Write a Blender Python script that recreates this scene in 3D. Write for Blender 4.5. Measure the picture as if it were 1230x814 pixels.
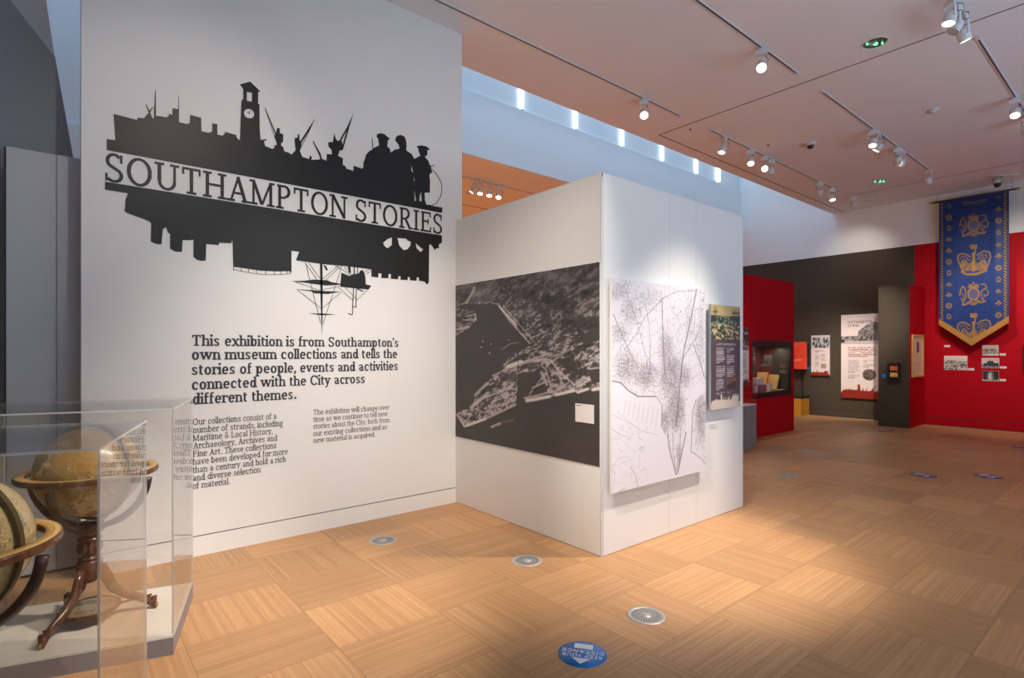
import bpy, bmesh, math, random
import numpy as np
from mathutils import Vector, Matrix
from mathutils.geometry import tessellate_polygon

for o in list(bpy.data.objects):
    bpy.data.objects.remove(o)
SC = bpy.context.scene
COL = SC.collection
PI = math.pi
R = math.radians
random.seed(4)

# ------------------------------------------------------------------ camera, world, exposure
F, V0, YAW, H = 661.1956, 422.0958, 0.6913, 1.5       # focal length in pixels, horizon row, room yaw, lens height
CA, SA = math.cos(YAW), math.sin(YAW)
cam_d = bpy.data.cameras.new('camera')
cam_d.sensor_width = 36.0
cam_d.lens = F / 1230 * 36.0
cam_d.shift_y = (V0 - 407) / 1230
cam_d.clip_start = 0.02
cam = bpy.data.objects.new('camera', cam_d)
COL.objects.link(cam)
cam.location = (0, 0, H)
cam.rotation_euler = (PI / 2, 0, math.atan2(CA, SA) - PI / 2)
SC.camera = cam

SC.view_settings.view_transform = 'Standard'
SC.view_settings.look = 'None'
SC.view_settings.gamma = 1
SC.view_settings.use_curve_mapping = False
SC.view_settings.exposure = 0.0
SC.cycles.use_denoising = True
SC.cycles.max_bounces = 9
SC.cycles.diffuse_bounces = 5
SC.cycles.glossy_bounces = 4
SC.cycles.transparent_max_bounces = 24
SC.cycles.sample_clamp_indirect = 4
SC.cycles.caustics_reflective = False
SC.cycles.caustics_refractive = False

w = bpy.data.worlds.new('sky')
SC.world = w
w.use_nodes = True
w.node_tree.nodes['Background'].inputs[0].default_value = (0.42, 0.66, 1.0, 1)
w.node_tree.nodes['Background'].inputs[1].default_value = 0.7

WARM = (1.0, 0.89, 0.78)
AMBER = (1.0, 0.60, 0.30)
DAY = (0.33, 0.63, 1.0)
FILL_BLUE = (0.50, 0.74, 1.0)

def lamp_area(name, loc, rot, sx, sy, power, color):
    d = bpy.data.lights.new(name, 'AREA')
    d.shape = 'RECTANGLE'
    d.size, d.size_y, d.energy, d.color = sx, sy, power, color
    o = bpy.data.objects.new(name, d)
    COL.objects.link(o)
    o.location, o.rotation_euler = loc, rot
    return o

def lamp_spot(name, loc, target, power, angle, blend, color=WARM, radius=0.04, parent=None, ploc=(0, 0, 0)):
    d = bpy.data.lights.new(name, 'SPOT')
    d.energy, d.spot_size, d.spot_blend, d.color, d.shadow_soft_size = power, R(angle), blend, color, radius
    o = bpy.data.objects.new(name, d)
    COL.objects.link(o)
    v = Vector(target) - Vector(loc)
    o.rotation_euler = v.to_track_quat('-Z', 'Y').to_euler()
    o.location = Vector(loc) - Vector(ploc)
    if parent:
        o.parent = parent
    return o

# daylight falling down the rooflight slot above the ceiling
lamp_area('rooflight_daylight', (4.5, 6.2, 8.3), (0, 0, 0), 18.0, 2.0, 195, DAY)
# added blue fill lamp tilted at the ceiling, standing in for unseen daylight
lamp_area('added_blue_fill', (5.0, -4.3, 1.3), (PI / 2 + R(66), 0, 0), 9.0, 2.4, 480, FILL_BLUE)
# lamps outside the frame, most of them track lamps
OFF_LAMPS = [
    # loc, target, power, angle, blend, colour
    ((2.05, 1.28, 4.45), (2.05, 4.58, 0.05), 700, 58, 1.0, WARM),
    ((4.95, 1.10, 4.45), (3.5, 2.6, 0.0), 760, 39, 0.7, WARM),
    ((0.50, 1.60, 4.45), (4.3, 2.3, -0.3), 1000, 31, 1.0, WARM),
    ((1.05, 0.75, 4.45), (0.75, 4.58, 2.9), 130, 36, 1.0, WARM),
    ((1.70, 1.28, 4.45), (0.05, 3.45, 0.2), 420, 34, 0.8, WARM),
    ((3.10, 1.28, 4.45), (0.55, 3.35, 0.0), 860, 36, 0.7, WARM),
    ((-1.5, -1.2, 4.45), (3.07, 4.2, 2.2), 380, 46, 1.0, WARM),
    ((10.2, -1.2, 4.45), (13.8, -1.4, 1.6), 600, 70, 1.0, WARM),  # added to bounce reddish light off the crimson wall onto the ceiling
    ((2.0, 9.5, 4.4), (4.5, 10.5, 0.0), 1300, 130, 1.0, AMBER),
    ((6.0, 10.5, 4.4), (6.5, 10.0, 0.0), 1300, 130, 1.0, AMBER),
]
for i, (l, t, p, a, b, c) in enumerate(OFF_LAMPS):
    lamp_spot('off_frame_lamp', l, t, p, a, b, c)

# ------------------------------------------------------------------ survey helpers
def ray(u, v):
    r = (u - 615) / F
    return r * CA + SA, -r * SA + CA, (V0 - v) / F

def on_floor(u, v, z=0.0):
    x, y, k = ray(u, v)
    t = (z - H) / k
    return (x * t, y * t, z)

def project(X, Y, Z):
    r = X * CA - Y * SA
    t = X * SA + Y * CA
    return 615 + F * r / t, V0 - F * (Z - H) / t

class Wall:
    """A vertical plane: a runs to the right along it, b is height, d stands out of it into the room."""
    def __init__(self, axis, pos):
        self.axis, self.pos = axis, pos
    def pix(self, u, v):
        x, y, k = ray(u, v)
        if self.axis == 'Y':
            t = self.pos / y
            return (x * t, H + k * t)
        t = self.pos / x
        return (-y * t, H + k * t)
    def pt(self, a, b, d=0.0):
        if self.axis == 'Y':
            return (a, self.pos - d, b)
        return (self.pos - d, -a, b)
    def off(self, d):
        return Wall(self.axis, self.pos - d)
    def rect(self, u0, vt0, vb0, u1, vt1, vb1):
        p = [self.pix(u0, vt0), self.pix(u0, vb0), self.pix(u1, vt1), self.pix(u1, vb1)]
        return (p[0][0], p[2][0], (p[1][1] + p[3][1]) / 2, (p[0][1] + p[2][1]) / 2)   # a0 a1 b0 b1

# ------------------------------------------------------------------ mesh helpers
WLOC = {}

def register(o, loc):
    WLOC[o.name] = Vector(loc)
    return o

def tag(o, label=None, cat=None, group=None, kind=None):
    if label: o['label'] = label
    if cat: o['category'] = cat
    if group: o['group'] = group
    if kind: o['kind'] = kind
    return o

def thing(name, label, cat, loc=(0, 0, 0), group=None):
    o = bpy.data.objects.new(name, None)
    o.empty_display_size = 0.05
    COL.objects.link(o)
    o.location = loc
    register(o, loc)
    return tag(o, label, cat, group)

class MB:
    def __init__(self):
        self.v, self.f, self.m, self.s = [], [], [], []
    def add(self, vs, fs, mi=0, smooth=False):
        n = len(self.v)
        self.v += [tuple(p) for p in vs]
        for f in fs:
            self.f.append([n + i for i in f])
            self.m.append(mi)
            self.s.append(smooth)
        return self
    def box(self, x0, x1, y0, y1, z0, z1, mi=0, side=None):
        x0, x1 = sorted((x0, x1)); y0, y1 = sorted((y0, y1)); z0, z1 = sorted((z0, z1))
        vs = [(x0, y0, z0), (x1, y0, z0), (x1, y1, z0), (x0, y1, z0), (x0, y0, z1), (x1, y0, z1), (x1, y1, z1), (x0, y1, z1)]
        fs = [(0, 3, 2, 1), (4, 5, 6, 7), (0, 1, 5, 4), (1, 2, 6, 5), (2, 3, 7, 6), (3, 0, 4, 7)]
        return self.add(vs, fs, mi)
    def wbox(self, W, a0, a1, b0, b1, d0, d1, mi=0):
        p, q = W.pt(a0, b0, d0), W.pt(a1, b1, d1)
        return self.box(p[0], q[0], p[1], q[1], p[2], q[2], mi)
    def frame(self, origin, ex, ey, ez, sx, sy, sz, mi=0):
        """box centred at origin with half sizes along three unit axes"""
        o, ex, ey, ez = Vector(origin), Vector(ex), Vector(ey), Vector(ez)
        vs = [o + ex * sx * i + ey * sy * j + ez * sz * k for k in (-1, 1) for (i, j) in ((-1, -1), (1, -1), (1, 1), (-1, 1))]
        return self.add(vs, [(0, 3, 2, 1), (4, 5, 6, 7), (0, 1, 5, 4), (1, 2, 6, 5), (2, 3, 7, 6), (3, 0, 4, 7)], mi)
    def tube(self, pts, rad, n=10, mi=0, cap=True, flat=None):
        pts = [Vector(p) for p in pts]
        rads = rad if isinstance(rad, list) else [rad] * len(pts)
        base = len(self.v)
        up = None
        for i, p in enumerate(pts):
            d = (pts[min(i + 1, len(pts) - 1)] - pts[max(i - 1, 0)]).normalized()
            if up is None:
                up = Vector((0, 0, 1)) if abs(d.z) < 0.9 else Vector((1, 0, 0))
            s = d.cross(up)
            if s.length < 1e-6:
                s = d.cross(Vector((0, 1, 0)))
            s.normalize()
            u = s.cross(d).normalized()
            up = u
            r = rads[i]
            rs, ru = (r, r) if not isinstance(r, tuple) else r
            for k in range(n):
                a = 2 * PI * k / n
                self.v.append(tuple(p + s * math.cos(a) * rs + u * math.sin(a) * ru))
        for i in range(len(pts) - 1):
            for k in range(n):
                a, b = base + i * n + k, base + i * n + (k + 1) % n
                self.f.append([a, b, b + n, a + n]); self.m.append(mi); self.s.append(True)
        if cap:
            self.f.append([base + k for k in range(n)][::-1]); self.m.append(mi); self.s.append(False)
            e = base + (len(pts) - 1) * n
            self.f.append([e + k for k in range(n)]); self.m.append(mi); self.s.append(False)
        return self
    def lathe(self, prof, c=(0, 0, 0), n=32, axis=(0, 0, 1), mi=0, closed=False, smooth=True):
        ax = Vector(axis).normalized()
        s = ax.orthogonal().normalized()
        t = ax.cross(s)
        c = Vector(c)
        base = len(self.v)
        for r, h in prof:
            for k in range(n):
                a = 2 * PI * k / n
                self.v.append(tuple(c + ax * h + (s * math.cos(a) + t * math.sin(a)) * max(r, 1e-5)))
        m = len(prof)
        for i in range(m if closed else m - 1):
            j = (i + 1) % m
            for k in range(n):
                k2 = (k + 1) % n
                self.f.append([base + i * n + k, base + i * n + k2, base + j * n + k2, base + j * n + k])
                self.m.append(mi); self.s.append(smooth)
        return self
    def poly(self, outline, W, d0, d1, holes=(), mi=0):
        """flat outline with holes in wall coordinates, given a thickness"""
        loops = [list(outline)] + [list(h) for h in holes]
        flat = [p for l in loops for p in l]
        tris = tessellate_polygon([[Vector((p[0], p[1], 0)) for p in l] for l in loops])
        self.add([W.pt(p[0], p[1], d1) for p in flat], [], mi)
        b = len(self.v) - len(flat)
        for t in tris:
            p0, p1, p2 = (flat[i] for i in t)
            cr = (p1[0] - p0[0]) * (p2[1] - p0[1]) - (p1[1] - p0[1]) * (p2[0] - p0[0])
            t = t if cr > 0 else (t[0], t[2], t[1])
            self.f.append([b + i for i in t]); self.m.append(mi); self.s.append(False)
        if d1 - d0 > 0.0045:
            for l in loops:
                n = len(l)
                self.add([W.pt(p[0], p[1], d0) for p in l] + [W.pt(p[0], p[1], d1) for p in l],
                         [(i, (i + 1) % n, n + (i + 1) % n, n + i) for i in range(n)], mi)
        return self
    def build(self, name, mats, parent=None, origin=None, bevel=0.0, normals=True):
        if not isinstance(mats, (list, tuple)):
            mats = [mats]
        if parent is not None:
            off = WLOC[parent.name]
        elif origin is not None:
            off = Vector(origin)
        else:
            a = np.array(self.v)
            off = Vector(((a[:, 0].min() + a[:, 0].max()) / 2, (a[:, 1].min() + a[:, 1].max()) / 2, a[:, 2].min()))
        me = bpy.data.meshes.new(name)
        me.from_pydata([tuple(Vector(p) - off) for p in self.v], [], self.f)
        for m in mats:
            me.materials.append(m)
        me.polygons.foreach_set('material_index', self.m)
        me.polygons.foreach_set('use_smooth', self.s)
        if normals:
            bm = bmesh.new(); bm.from_mesh(me)
            bmesh.ops.recalc_face_normals(bm, faces=bm.faces)
            bm.to_mesh(me); bm.free()
        me.update()
        o = bpy.data.objects.new(name, me)
        COL.objects.link(o)
        if parent is not None:
            o.parent = parent
            register(o, off)
        else:
            o.location = off
            register(o, off)
        if bevel:
            b = o.modifiers.new('bevel', 'BEVEL')
            b.width, b.segments, b.limit_method, b.angle_limit = bevel, 2, 'ANGLE', R(40)
        return o

def structure(name, mb, mat, **k):
    o = mb.build(name, mat, **k)
    o['kind'] = 'structure'
    return o

# ------------------------------------------------------------------ materials
def lin(c):
    c = c / 255.0
    return c / 12.92 if c <= 0.04045 else ((c + 0.055) / 1.055) ** 2.4

def rgb(r, g, b):
    return (lin(r), lin(g), lin(b), 1)

MATS = {}

class N:
    """small node-graph helper"""
    def __init__(self, name):
        self.mat = bpy.data.materials.new(name)
        self.mat.use_nodes = True
        self.t = self.mat.node_tree
        self.bsdf = self.t.nodes['Principled BSDF']
        self.out = self.t.nodes['Material Output']
    def node(self, kind, **props):
        n = self.t.nodes.new(kind)
        for k, v in props.items():
            setattr(n, k, v)
        return n
    def put(self, sock, val):
        if hasattr(val, 'is_output'):
            self.t.links.new(val, sock)
        else:
            sock.default_value = val
    def math(self, op, a, b=0.0, c=None):
        n = self.node('ShaderNodeMath', operation=op)
        self.put(n.inputs[0], a); self.put(n.inputs[1], b)
        if c is not None:
            self.put(n.inputs[2], c)
        return n.outputs[0]
    def mix(self, fac, a, b, blend='MIX'):
        n = self.node('ShaderNodeMix', data_type='RGBA', blend_type=blend)
        self.put(n.inputs[0], fac); self.put(n.inputs[6], a); self.put(n.inputs[7], b)
        return n.outputs[2]
    def noise(self, vec, scale, detail=3, rough=0.55):
        n = self.node('ShaderNodeTexNoise')
        if vec is not None:
            self.put(n.inputs['Vector'], vec)
        n.inputs['Scale'].default_value = scale
        n.inputs['Detail'].default_value = detail
        n.inputs['Roughness'].default_value = rough
        return n.outputs[0]
    def coord(self):
        return self.node('ShaderNodeTexCoord').outputs['Object']
    def ramp(self, fac, stops):
        n = self.node('ShaderNodeValToRGB')
        cr = n.color_ramp
        while len(cr.elements) < len(stops):
            cr.elements.new(0.5)
        for e, (p, c) in zip(cr.elements, stops):
            e.position, e.color = p, c
        self.put(n.inputs[0], fac)
        return n.outputs[0]
    def bump(self, h, strength=0.1, dist=0.01):
        n = self.node('ShaderNodeBump')
        n.inputs['Strength'].default_value = strength
        n.inputs['Distance'].default_value = dist
        self.put(n.inputs['Height'], h)
        self.t.links.new(n.outputs[0], self.bsdf.inputs['Normal'])

def mat(name, color, rough=0.5, metal=0.0, var=0.06, nscale=30.0, bump=0.0, emit=None, estr=0.0, spec=0.5):
    g = N(name)
    c = g.coord()
    n = g.noise(c, nscale, 3)
    dark = tuple(x * (1 - var) for x in color[:3]) + (1,)
    light = tuple(min(1, x * (1 + var)) for x in color[:3]) + (1,)
    g.put(g.bsdf.inputs['Base Color'], g.mix(n, dark, light))
    g.bsdf.inputs['Roughness'].default_value = rough
    g.bsdf.inputs['Metallic'].default_value = metal
    g.bsdf.inputs['Specular IOR Level'].default_value = spec
    if bump:
        g.bump(n, bump, 0.003)
    if emit:
        g.bsdf.inputs['Emission Color'].default_value = emit
        g.bsdf.inputs['Emission Strength'].default_value = estr
    MATS[name] = g.mat
    return g.mat

WHITE = mat('white_paint', (0.80, 0.79, 0.77, 1), 0.55, var=0.015, nscale=6)
CEILM = mat('ceiling_paint', (0.82, 0.80, 0.80, 1), 0.7, var=0.02, nscale=4)
GREYP = mat('grey_paint', (0.24, 0.265, 0.29, 1), 0.6, var=0.02)
PANELG = mat('pale_grey_panel', (0.50, 0.51, 0.53, 1), 0.5, var=0.02)
DARKW = mat('charcoal_paint', rgb(72, 63, 52), 0.6, var=0.04, nscale=5, spec=0.2)
REDW = mat('crimson_paint', rgb(176, 4, 22), 0.6, var=0.04, nscale=5, spec=0.15)
BLACK = mat('black_satin', (0.012, 0.012, 0.013, 1), 0.4)
SHADOWGAP = mat('dark_recess', (0.02, 0.02, 0.022, 1), 0.8)
VINYL = mat('black_vinyl', (0.008, 0.006, 0.005, 1), 0.40, var=0.2, nscale=250, bump=0.12, spec=0.40)
INK = mat('text_vinyl', (0.030, 0.028, 0.032, 1), 0.5)
GREYINK = mat('grey_ink', (0.30, 0.28, 0.28, 1), 0.6)
METALW = mat('white_metal', (0.72, 0.73, 0.75, 1), 0.35)
TRACKM = mat('track_metal', (0.22, 0.22, 0.23, 1), 0.45, metal=0.3)
STEEL = mat('brushed_steel', (0.50, 0.49, 0.48, 1), 0.5, metal=0.6)
LENS = mat('lamp_glow', (1, 0.95, 0.85, 1), 0.3, emit=(1, 0.86, 0.66, 1), estr=14)
LENSOFF = mat('lamp_glass', (0.6, 0.58, 0.55, 1), 0.15)
BRASS = mat('aged_brass', (0.42, 0.28, 0.09, 1), 0.35, metal=0.8)
BRASSD = mat('dark_brass', (0.12, 0.09, 0.04, 1), 0.4, metal=0.5)
BASEW = mat('plinth_white', (0.86, 0.78, 0.67, 1), 0.45, var=0.02)
BASEG = mat('plinth_grey', (0.235, 0.215, 0.225, 1), 0.5, var=0.02)
PAPER = mat('label_paper', (0.74, 0.70, 0.68, 1), 0.6, var=0.02)
BOARD = mat('board_white', (0.78, 0.76, 0.76, 1), 0.5, var=0.02)
BOARDEDGE = mat('board_edge_blue', (0.45, 0.50, 0.55, 1), 0.5, var=0.02)
BLUEV = mat('blue_vinyl', rgb(12, 118, 196), 0.35, var=0.02)
BLUED = mat('scuffed_blue_vinyl', rgb(45, 62, 112), 0.4, var=0.15)
WHITEV = mat('white_vinyl', (0.78, 0.76, 0.78, 1), 0.4)
ORANGEB = mat('coral_board', rgb(226, 62, 40), 0.5, var=0.03)
OAK = mat('pale_oak', rgb(205, 160, 95), 0.45, var=0.12, nscale=20)
GOLD = mat('gold_fringe', rgb(176, 124, 52), 0.55, var=0.3, nscale=120, bump=0.4)
YELLOWB = mat('ochre_board', rgb(200, 140, 40), 0.5)
GREENL = mat('green_led', (0.05, 0.9, 0.3, 1), 0.3, emit=(0.05, 1.0, 0.30, 1), estr=12)
MIRROR = mat('reflector', (0.5, 0.5, 0.45, 1), 0.12, metal=1.0)
PARCH = mat('parchment', rgb(214, 190, 150), 0.6, var=0.08)
TUBE = mat('light_tube_glow', (1, 1, 1, 1), 0.3, emit=(0.72, 0.90, 1.0, 1), estr=5)
LIGHTGREY = mat('casing_white', (0.65, 0.63, 0.62, 1), 0.4)

def wood(name, c0, c1, rough=0.3, sc=(60, 60, 6)):
    g = N(name)
    mp = g.node('ShaderNodeMapping')
    g.put(mp.inputs[0], g.coord())
    mp.inputs['Scale'].default_value = sc
    n = g.noise(mp.outputs[0], 1.0, 5, 0.6)
    g.put(g.bsdf.inputs['Base Color'], g.ramp(n, [(0.3, c0), (0.7, c1)]))
    g.bsdf.inputs['Roughness'].default_value = rough
    return g.mat

MAHOG = wood('mahogany', (0.050, 0.016, 0.008, 1), (0.20, 0.065, 0.026, 1), 0.25)
MAHOGD = wood('dark_mahogany', (0.018, 0.009, 0.008, 1), (0.065, 0.028, 0.018, 1), 0.3)

def acrylic():
    g = N('clear_acrylic')
    geo = g.node('ShaderNodeNewGeometry')
    ior = g.math('ADD', 1.49, g.math('MULTIPLY', geo.outputs['Backfacing'], 1 / 1.49 - 1.49))
    fr = g.node('ShaderNodeFresnel')
    g.put(fr.inputs['IOR'], ior)
    tr = g.node('ShaderNodeBsdfTransparent')
    tr.inputs[0].default_value = (0.975, 0.975, 0.97, 1)
    gl = g.node('ShaderNodeBsdfGlossy')
    gl.inputs['Roughness'].default_value = 0.0
    mx = g.node('ShaderNodeMixShader')
    g.put(mx.inputs[0], fr.outputs[0])
    g.t.links.new(tr.outputs[0], mx.inputs[1]); g.t.links.new(gl.outputs[0], mx.inputs[2])
    g.t.links.new(mx.outputs[0], g.out.inputs[0])
    return g.mat

def acrylic_edge():
    g = N('acrylic_edge')
    tr = g.node('ShaderNodeBsdfTransparent')
    df = g.node('ShaderNodeBsdfPrincipled')
    df.inputs['Base Color'].default_value = (0.72, 0.72, 0.68, 1)
    df.inputs['Roughness'].default_value = 0.25
    mx = g.node('ShaderNodeMixShader')
    g.put(mx.inputs[0], g.math('ADD', 0.45, g.math('MULTIPLY', g.noise(g.coord(), 25, 2), 0.2)))
    g.t.links.new(tr.outputs[0], mx.inputs[1]); g.t.links.new(df.outputs[0], mx.inputs[2])
    g.t.links.new(mx.outputs[0], g.out.inputs[0])
    return g.mat

ACRYL, ACEDGE = acrylic(), acrylic_edge()

def floor_material():
    g = N('bamboo_panel_floor')
    sep = g.node('ShaderNodeSeparateXYZ')
    g.put(sep.inputs[0], g.node('ShaderNodeNewGeometry').outputs['Position'])
    x, y = sep.outputs[0], sep.outputs[1]
    tx = g.math('DIVIDE', g.math('SUBTRACT', x, 1.100), 0.597)
    ty = g.math('DIVIDE', g.math('SUBTRACT', y, 0.650), 0.5135)
    i, j = g.math('FLOOR', tx), g.math('FLOOR', ty)
    par = g.math('FLOORED_MODULO', g.math('ADD', i, j), 2.0)            # 0: grain along y, 1: grain along x
    inv = g.math('SUBTRACT', 1.0, par)
    across = g.math('ADD', g.math('MULTIPLY', inv, x), g.math('MULTIPLY', par, y))
    along = g.math('ADD', g.math('MULTIPLY', inv, y), g.math('MULTIPLY', par, x))
    tid = g.math('ADD', g.math('MULTIPLY', i, 7.31), g.math('MULTIPLY', j, 13.77))
    def vec(a, b, c):
        n = g.node('ShaderNodeCombineXYZ')
        g.put(n.inputs[0], a); g.put(n.inputs[1], b); g.put(n.inputs[2], c)
        return n.outputs[0]
    fine = g.noise(vec(g.math('MULTIPLY', across, 150.0), g.math('MULTIPLY', along, 4.0), tid), 1.0, 3, 0.6)
    broad = g.noise(vec(g.math('MULTIPLY', across, 60.0), g.math('MULTIPLY', along, 1.2), tid), 1.0, 2, 0.5)
    wn = g.node('ShaderNodeTexWhiteNoise', noise_dimensions='2D')
    g.put(wn.inputs['Vector'], vec(g.math('FLOOR', g.math('MULTIPLY', across, 95.0)), tid, 0.0))
    tn = g.node('ShaderNodeTexWhiteNoise', noise_dimensions='2D')
    g.put(tn.inputs['Vector'], vec(i, j, 0.0))
    fac = g.math('ADD', g.math('MULTIPLY', fine, 0.50), g.math('MULTIPLY', broad, 0.30))
    fac = g.math('ADD', fac, g.math('MULTIPLY', wn.outputs[0], 0.20))
    base = g.ramp(fac, [(0.28, (0.395, 0.200, 0.084, 1)), (0.52, (0.500, 0.268, 0.118, 1)), (0.76, (0.585, 0.335, 0.158, 1))])
    tint = g.math('ADD', 0.82, g.math('MULTIPLY', tn.outputs[0], 0.30))
    comb = vec(tint, tint, tint)
    col = g.mix(1.0, base, comb, 'MULTIPLY')
    # thin pale strips between some of the laths
    ln = g.math('FRACT', g.math('MULTIPLY', across, 95.0))
    pale = g.math('MULTIPLY', g.math('LESS_THAN', ln, 0.10), g.math('GREATER_THAN', wn.outputs[0], 0.72))
    col = g.mix(g.math('MULTIPLY', pale, 0.22), col, (0.72, 0.56, 0.38, 1))
    dk = g.math('MULTIPLY', g.math('LESS_THAN', ln, 0.07), g.math('LESS_THAN', wn.outputs[0], 0.40))
    col = g.mix(g.math('MULTIPLY', dk, 0.22), col, (0.13, 0.07, 0.03, 1))
    # joints between the panels
    fx = g.math('ABSOLUTE', g.math('SUBTRACT', g.math('FRACT', g.math('ADD', tx, 0.5)), 0.5))
    fy = g.math('ABSOLUTE', g.math('SUBTRACT', g.math('FRACT', g.math('ADD', ty, 0.5)), 0.5))
    jt = g.math('MAXIMUM', g.math('LESS_THAN', fx, 0.0030), g.math('LESS_THAN', fy, 0.0035))
    col = g.mix(g.math('MULTIPLY', jt, 0.55), col, (0.10, 0.06, 0.035, 1))
    g.put(g.bsdf.inputs['Base Color'], col)
    g.put(g.bsdf.inputs['Roughness'], g.math('ADD', 0.36, g.math('MULTIPLY', fine, 0.14)))
    g.bsdf.inputs['Specular IOR Level'].default_value = 0.42
    g.bump(fac, 0.05, 0.002)
    return g.mat

FLOORM = floor_material()

def print_material(name, rough=0.45, spec=0.4):
    g = N(name)
    a = g.node('ShaderNodeAttribute', attribute_name='Col')
    g.put(g.bsdf.inputs['Base Color'], a.outputs['Color'])
    g.bsdf.inputs['Roughness'].default_value = rough
    g.bsdf.inputs['Specular IOR Level'].default_value = spec
    return g.mat

PRINT = print_material('printed_board')
CLOTH = print_material('woven_silk', 0.5, 0.3)

# ------------------------------------------------------------------ procedural prints (vertex colours on fine grids)
def vnoise(x, y, seed=0):
    xi, yi = np.floor(x).astype(np.int64), np.floor(y).astype(np.int64)
    fx, fy = x - xi, y - yi
    fx, fy = fx * fx * (3 - 2 * fx), fy * fy * (3 - 2 * fy)
    def h(a, b):
        n = (a * 374761393 + b * 668265263 + seed * 974634713) & 0xffffffff
        n = ((n ^ (n >> 13)) * 1274126177) & 0xffffffff
        n = n ^ (n >> 16)
        return (n & 0xffff) / 65535.0
    return (h(xi, yi) * (1 - fx) + h(xi + 1, yi) * fx) * (1 - fy) + (h(xi, yi + 1) * (1 - fx) + h(xi + 1, yi + 1) * fx) * fy

def fbm(x, y, oct=4, seed=0):
    s, a, t = 0, 1.0, 0
    for o in range(oct):
        s = s + vnoise(x * 2 ** o, y * 2 ** o, seed + o) * a
        t += a
        a *= 0.6
    return s / t

def vor_edge(x, y, seed=0):
    """distance to the cell edges of a jittered grid"""
    xi, yi = np.floor(x).astype(np.int64), np.floor(y).astype(np.int64)
    f1 = np.full(x.shape, 9.0); f2 = np.full(x.shape, 9.0)
    for dx in (-1, 0, 1):
        for dy in (-1, 0, 1):
            a, b = xi + dx, yi + dy
            def h(k):
                n = (a * 374761393 + b * 668265263 + (seed + k) * 974634713) & 0xffffffff
                n = ((n ^ (n >> 13)) * 1274126177) & 0xffffffff
                return ((n ^ (n >> 16)) & 0xffff) / 65535.0
            d = np.hypot(a + h(1) - x, b + h(2) - y)
            f2 = np.minimum(f2, np.maximum(f1, d))
            f1 = np.minimum(f1, d)
    return f2 - f1

class Canvas:
    def __init__(self, U, V, A, B, S, T, base):
        self.U, self.V, self.A, self.B, self.S, self.T = U, V, A, B, S, T     # survey coords, metres, 0..1 coords (T from the top)
        self.c = np.tile(np.array(base, float), (len(U), 1))
    def xy(self, sp):
        return (self.U, self.V) if sp == 'p' else (self.S, self.T)
    def inside(self, pts, sp='p'):
        x, y = self.xy(sp)
        r = np.zeros(len(x), bool)
        n = len(pts)
        for i in range(n):
            x0, y0 = pts[i]; x1, y1 = pts[(i + 1) % n]
            if y0 == y1:
                continue
            k = ((y0 > y) != (y1 > y)) & (x < (x1 - x0) * (y - y0) / (y1 - y0) + x0)
            r ^= k
        return r
    def dist(self, pts, sp='p', asp=1.0):
        x, y = self.xy(sp)
        d = np.full(len(x), 1e9)
        for (x0, y0), (x1, y1) in zip(pts[:-1], pts[1:]):
            dx, dy = x1 - x0, (y1 - y0) * asp
            L = dx * dx + dy * dy + 1e-12
            t = np.clip(((x - x0) * dx + (y - y0) * asp * dy) / L, 0, 1)
            d = np.minimum(d, np.hypot(x - x0 - t * dx, (y - y0) * asp - t * dy))
        return d
    def fill(self, mask, col, k=1.0):
        m = mask.astype(float) * k
        self.c = self.c * (1 - m[:, None]) + np.array(col, float)[None, :] * m[:, None] if np.ndim(col) == 1 else self.c * (1 - m[:, None]) + col * m[:, None]
    def poly(self, pts, col, k=1.0, sp='p'):
        self.fill(self.inside(pts, sp), col, k)
    def line(self, pts, wdt, col, k=1.0, sp='p', asp=1.0):
        d = self.dist(pts, sp, asp)
        self.fill(np.clip((wdt / 2 - d) / (wdt * 0.35) + 0.5, 0, 1), col, k)
    def ell(self, cx, cy, rx, ry, col, k=1.0, sp='p', ring=None):
        x, y = self.xy(sp)
        q = np.hypot((x - cx) / rx, (y - cy) / ry)
        m = q < 1 if ring is None else (np.abs(q - 1) < ring)
        self.fill(m, col, k)
    def text(self, s0, s1, t0, t1, rows, col, k=0.8, seed=1, asp=1.0, ragged=0.2):
        """rows of small unreadable print as broken strokes"""
        rs = random.Random(seed)
        for r in range(rows):
            tc = t0 + (t1 - t0) * (r + 0.5) / rows
            h = (t1 - t0) / rows * 0.27
            e = s1 - (s1 - s0) * rs.random() * ragged
            if r == rows - 1:
                e = s0 + (s1 - s0) * (0.3 + 0.4 * rs.random())
            m = (np.abs(self.T - tc) < h) & (self.S > s0) & (self.S < e)
            g = vnoise((self.S - s0) / (s1 - s0) * 26, np.full(len(self.S), r * 3.7 + seed), seed) > 0.22
            self.fill(m & g, col, k)

def s2l(c):
    c = np.clip(c, 0, 255) / 255.0
    return np.where(c <= 0.04045, c / 12.92, ((c + 0.055) / 1.055) ** 2.4)

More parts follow.
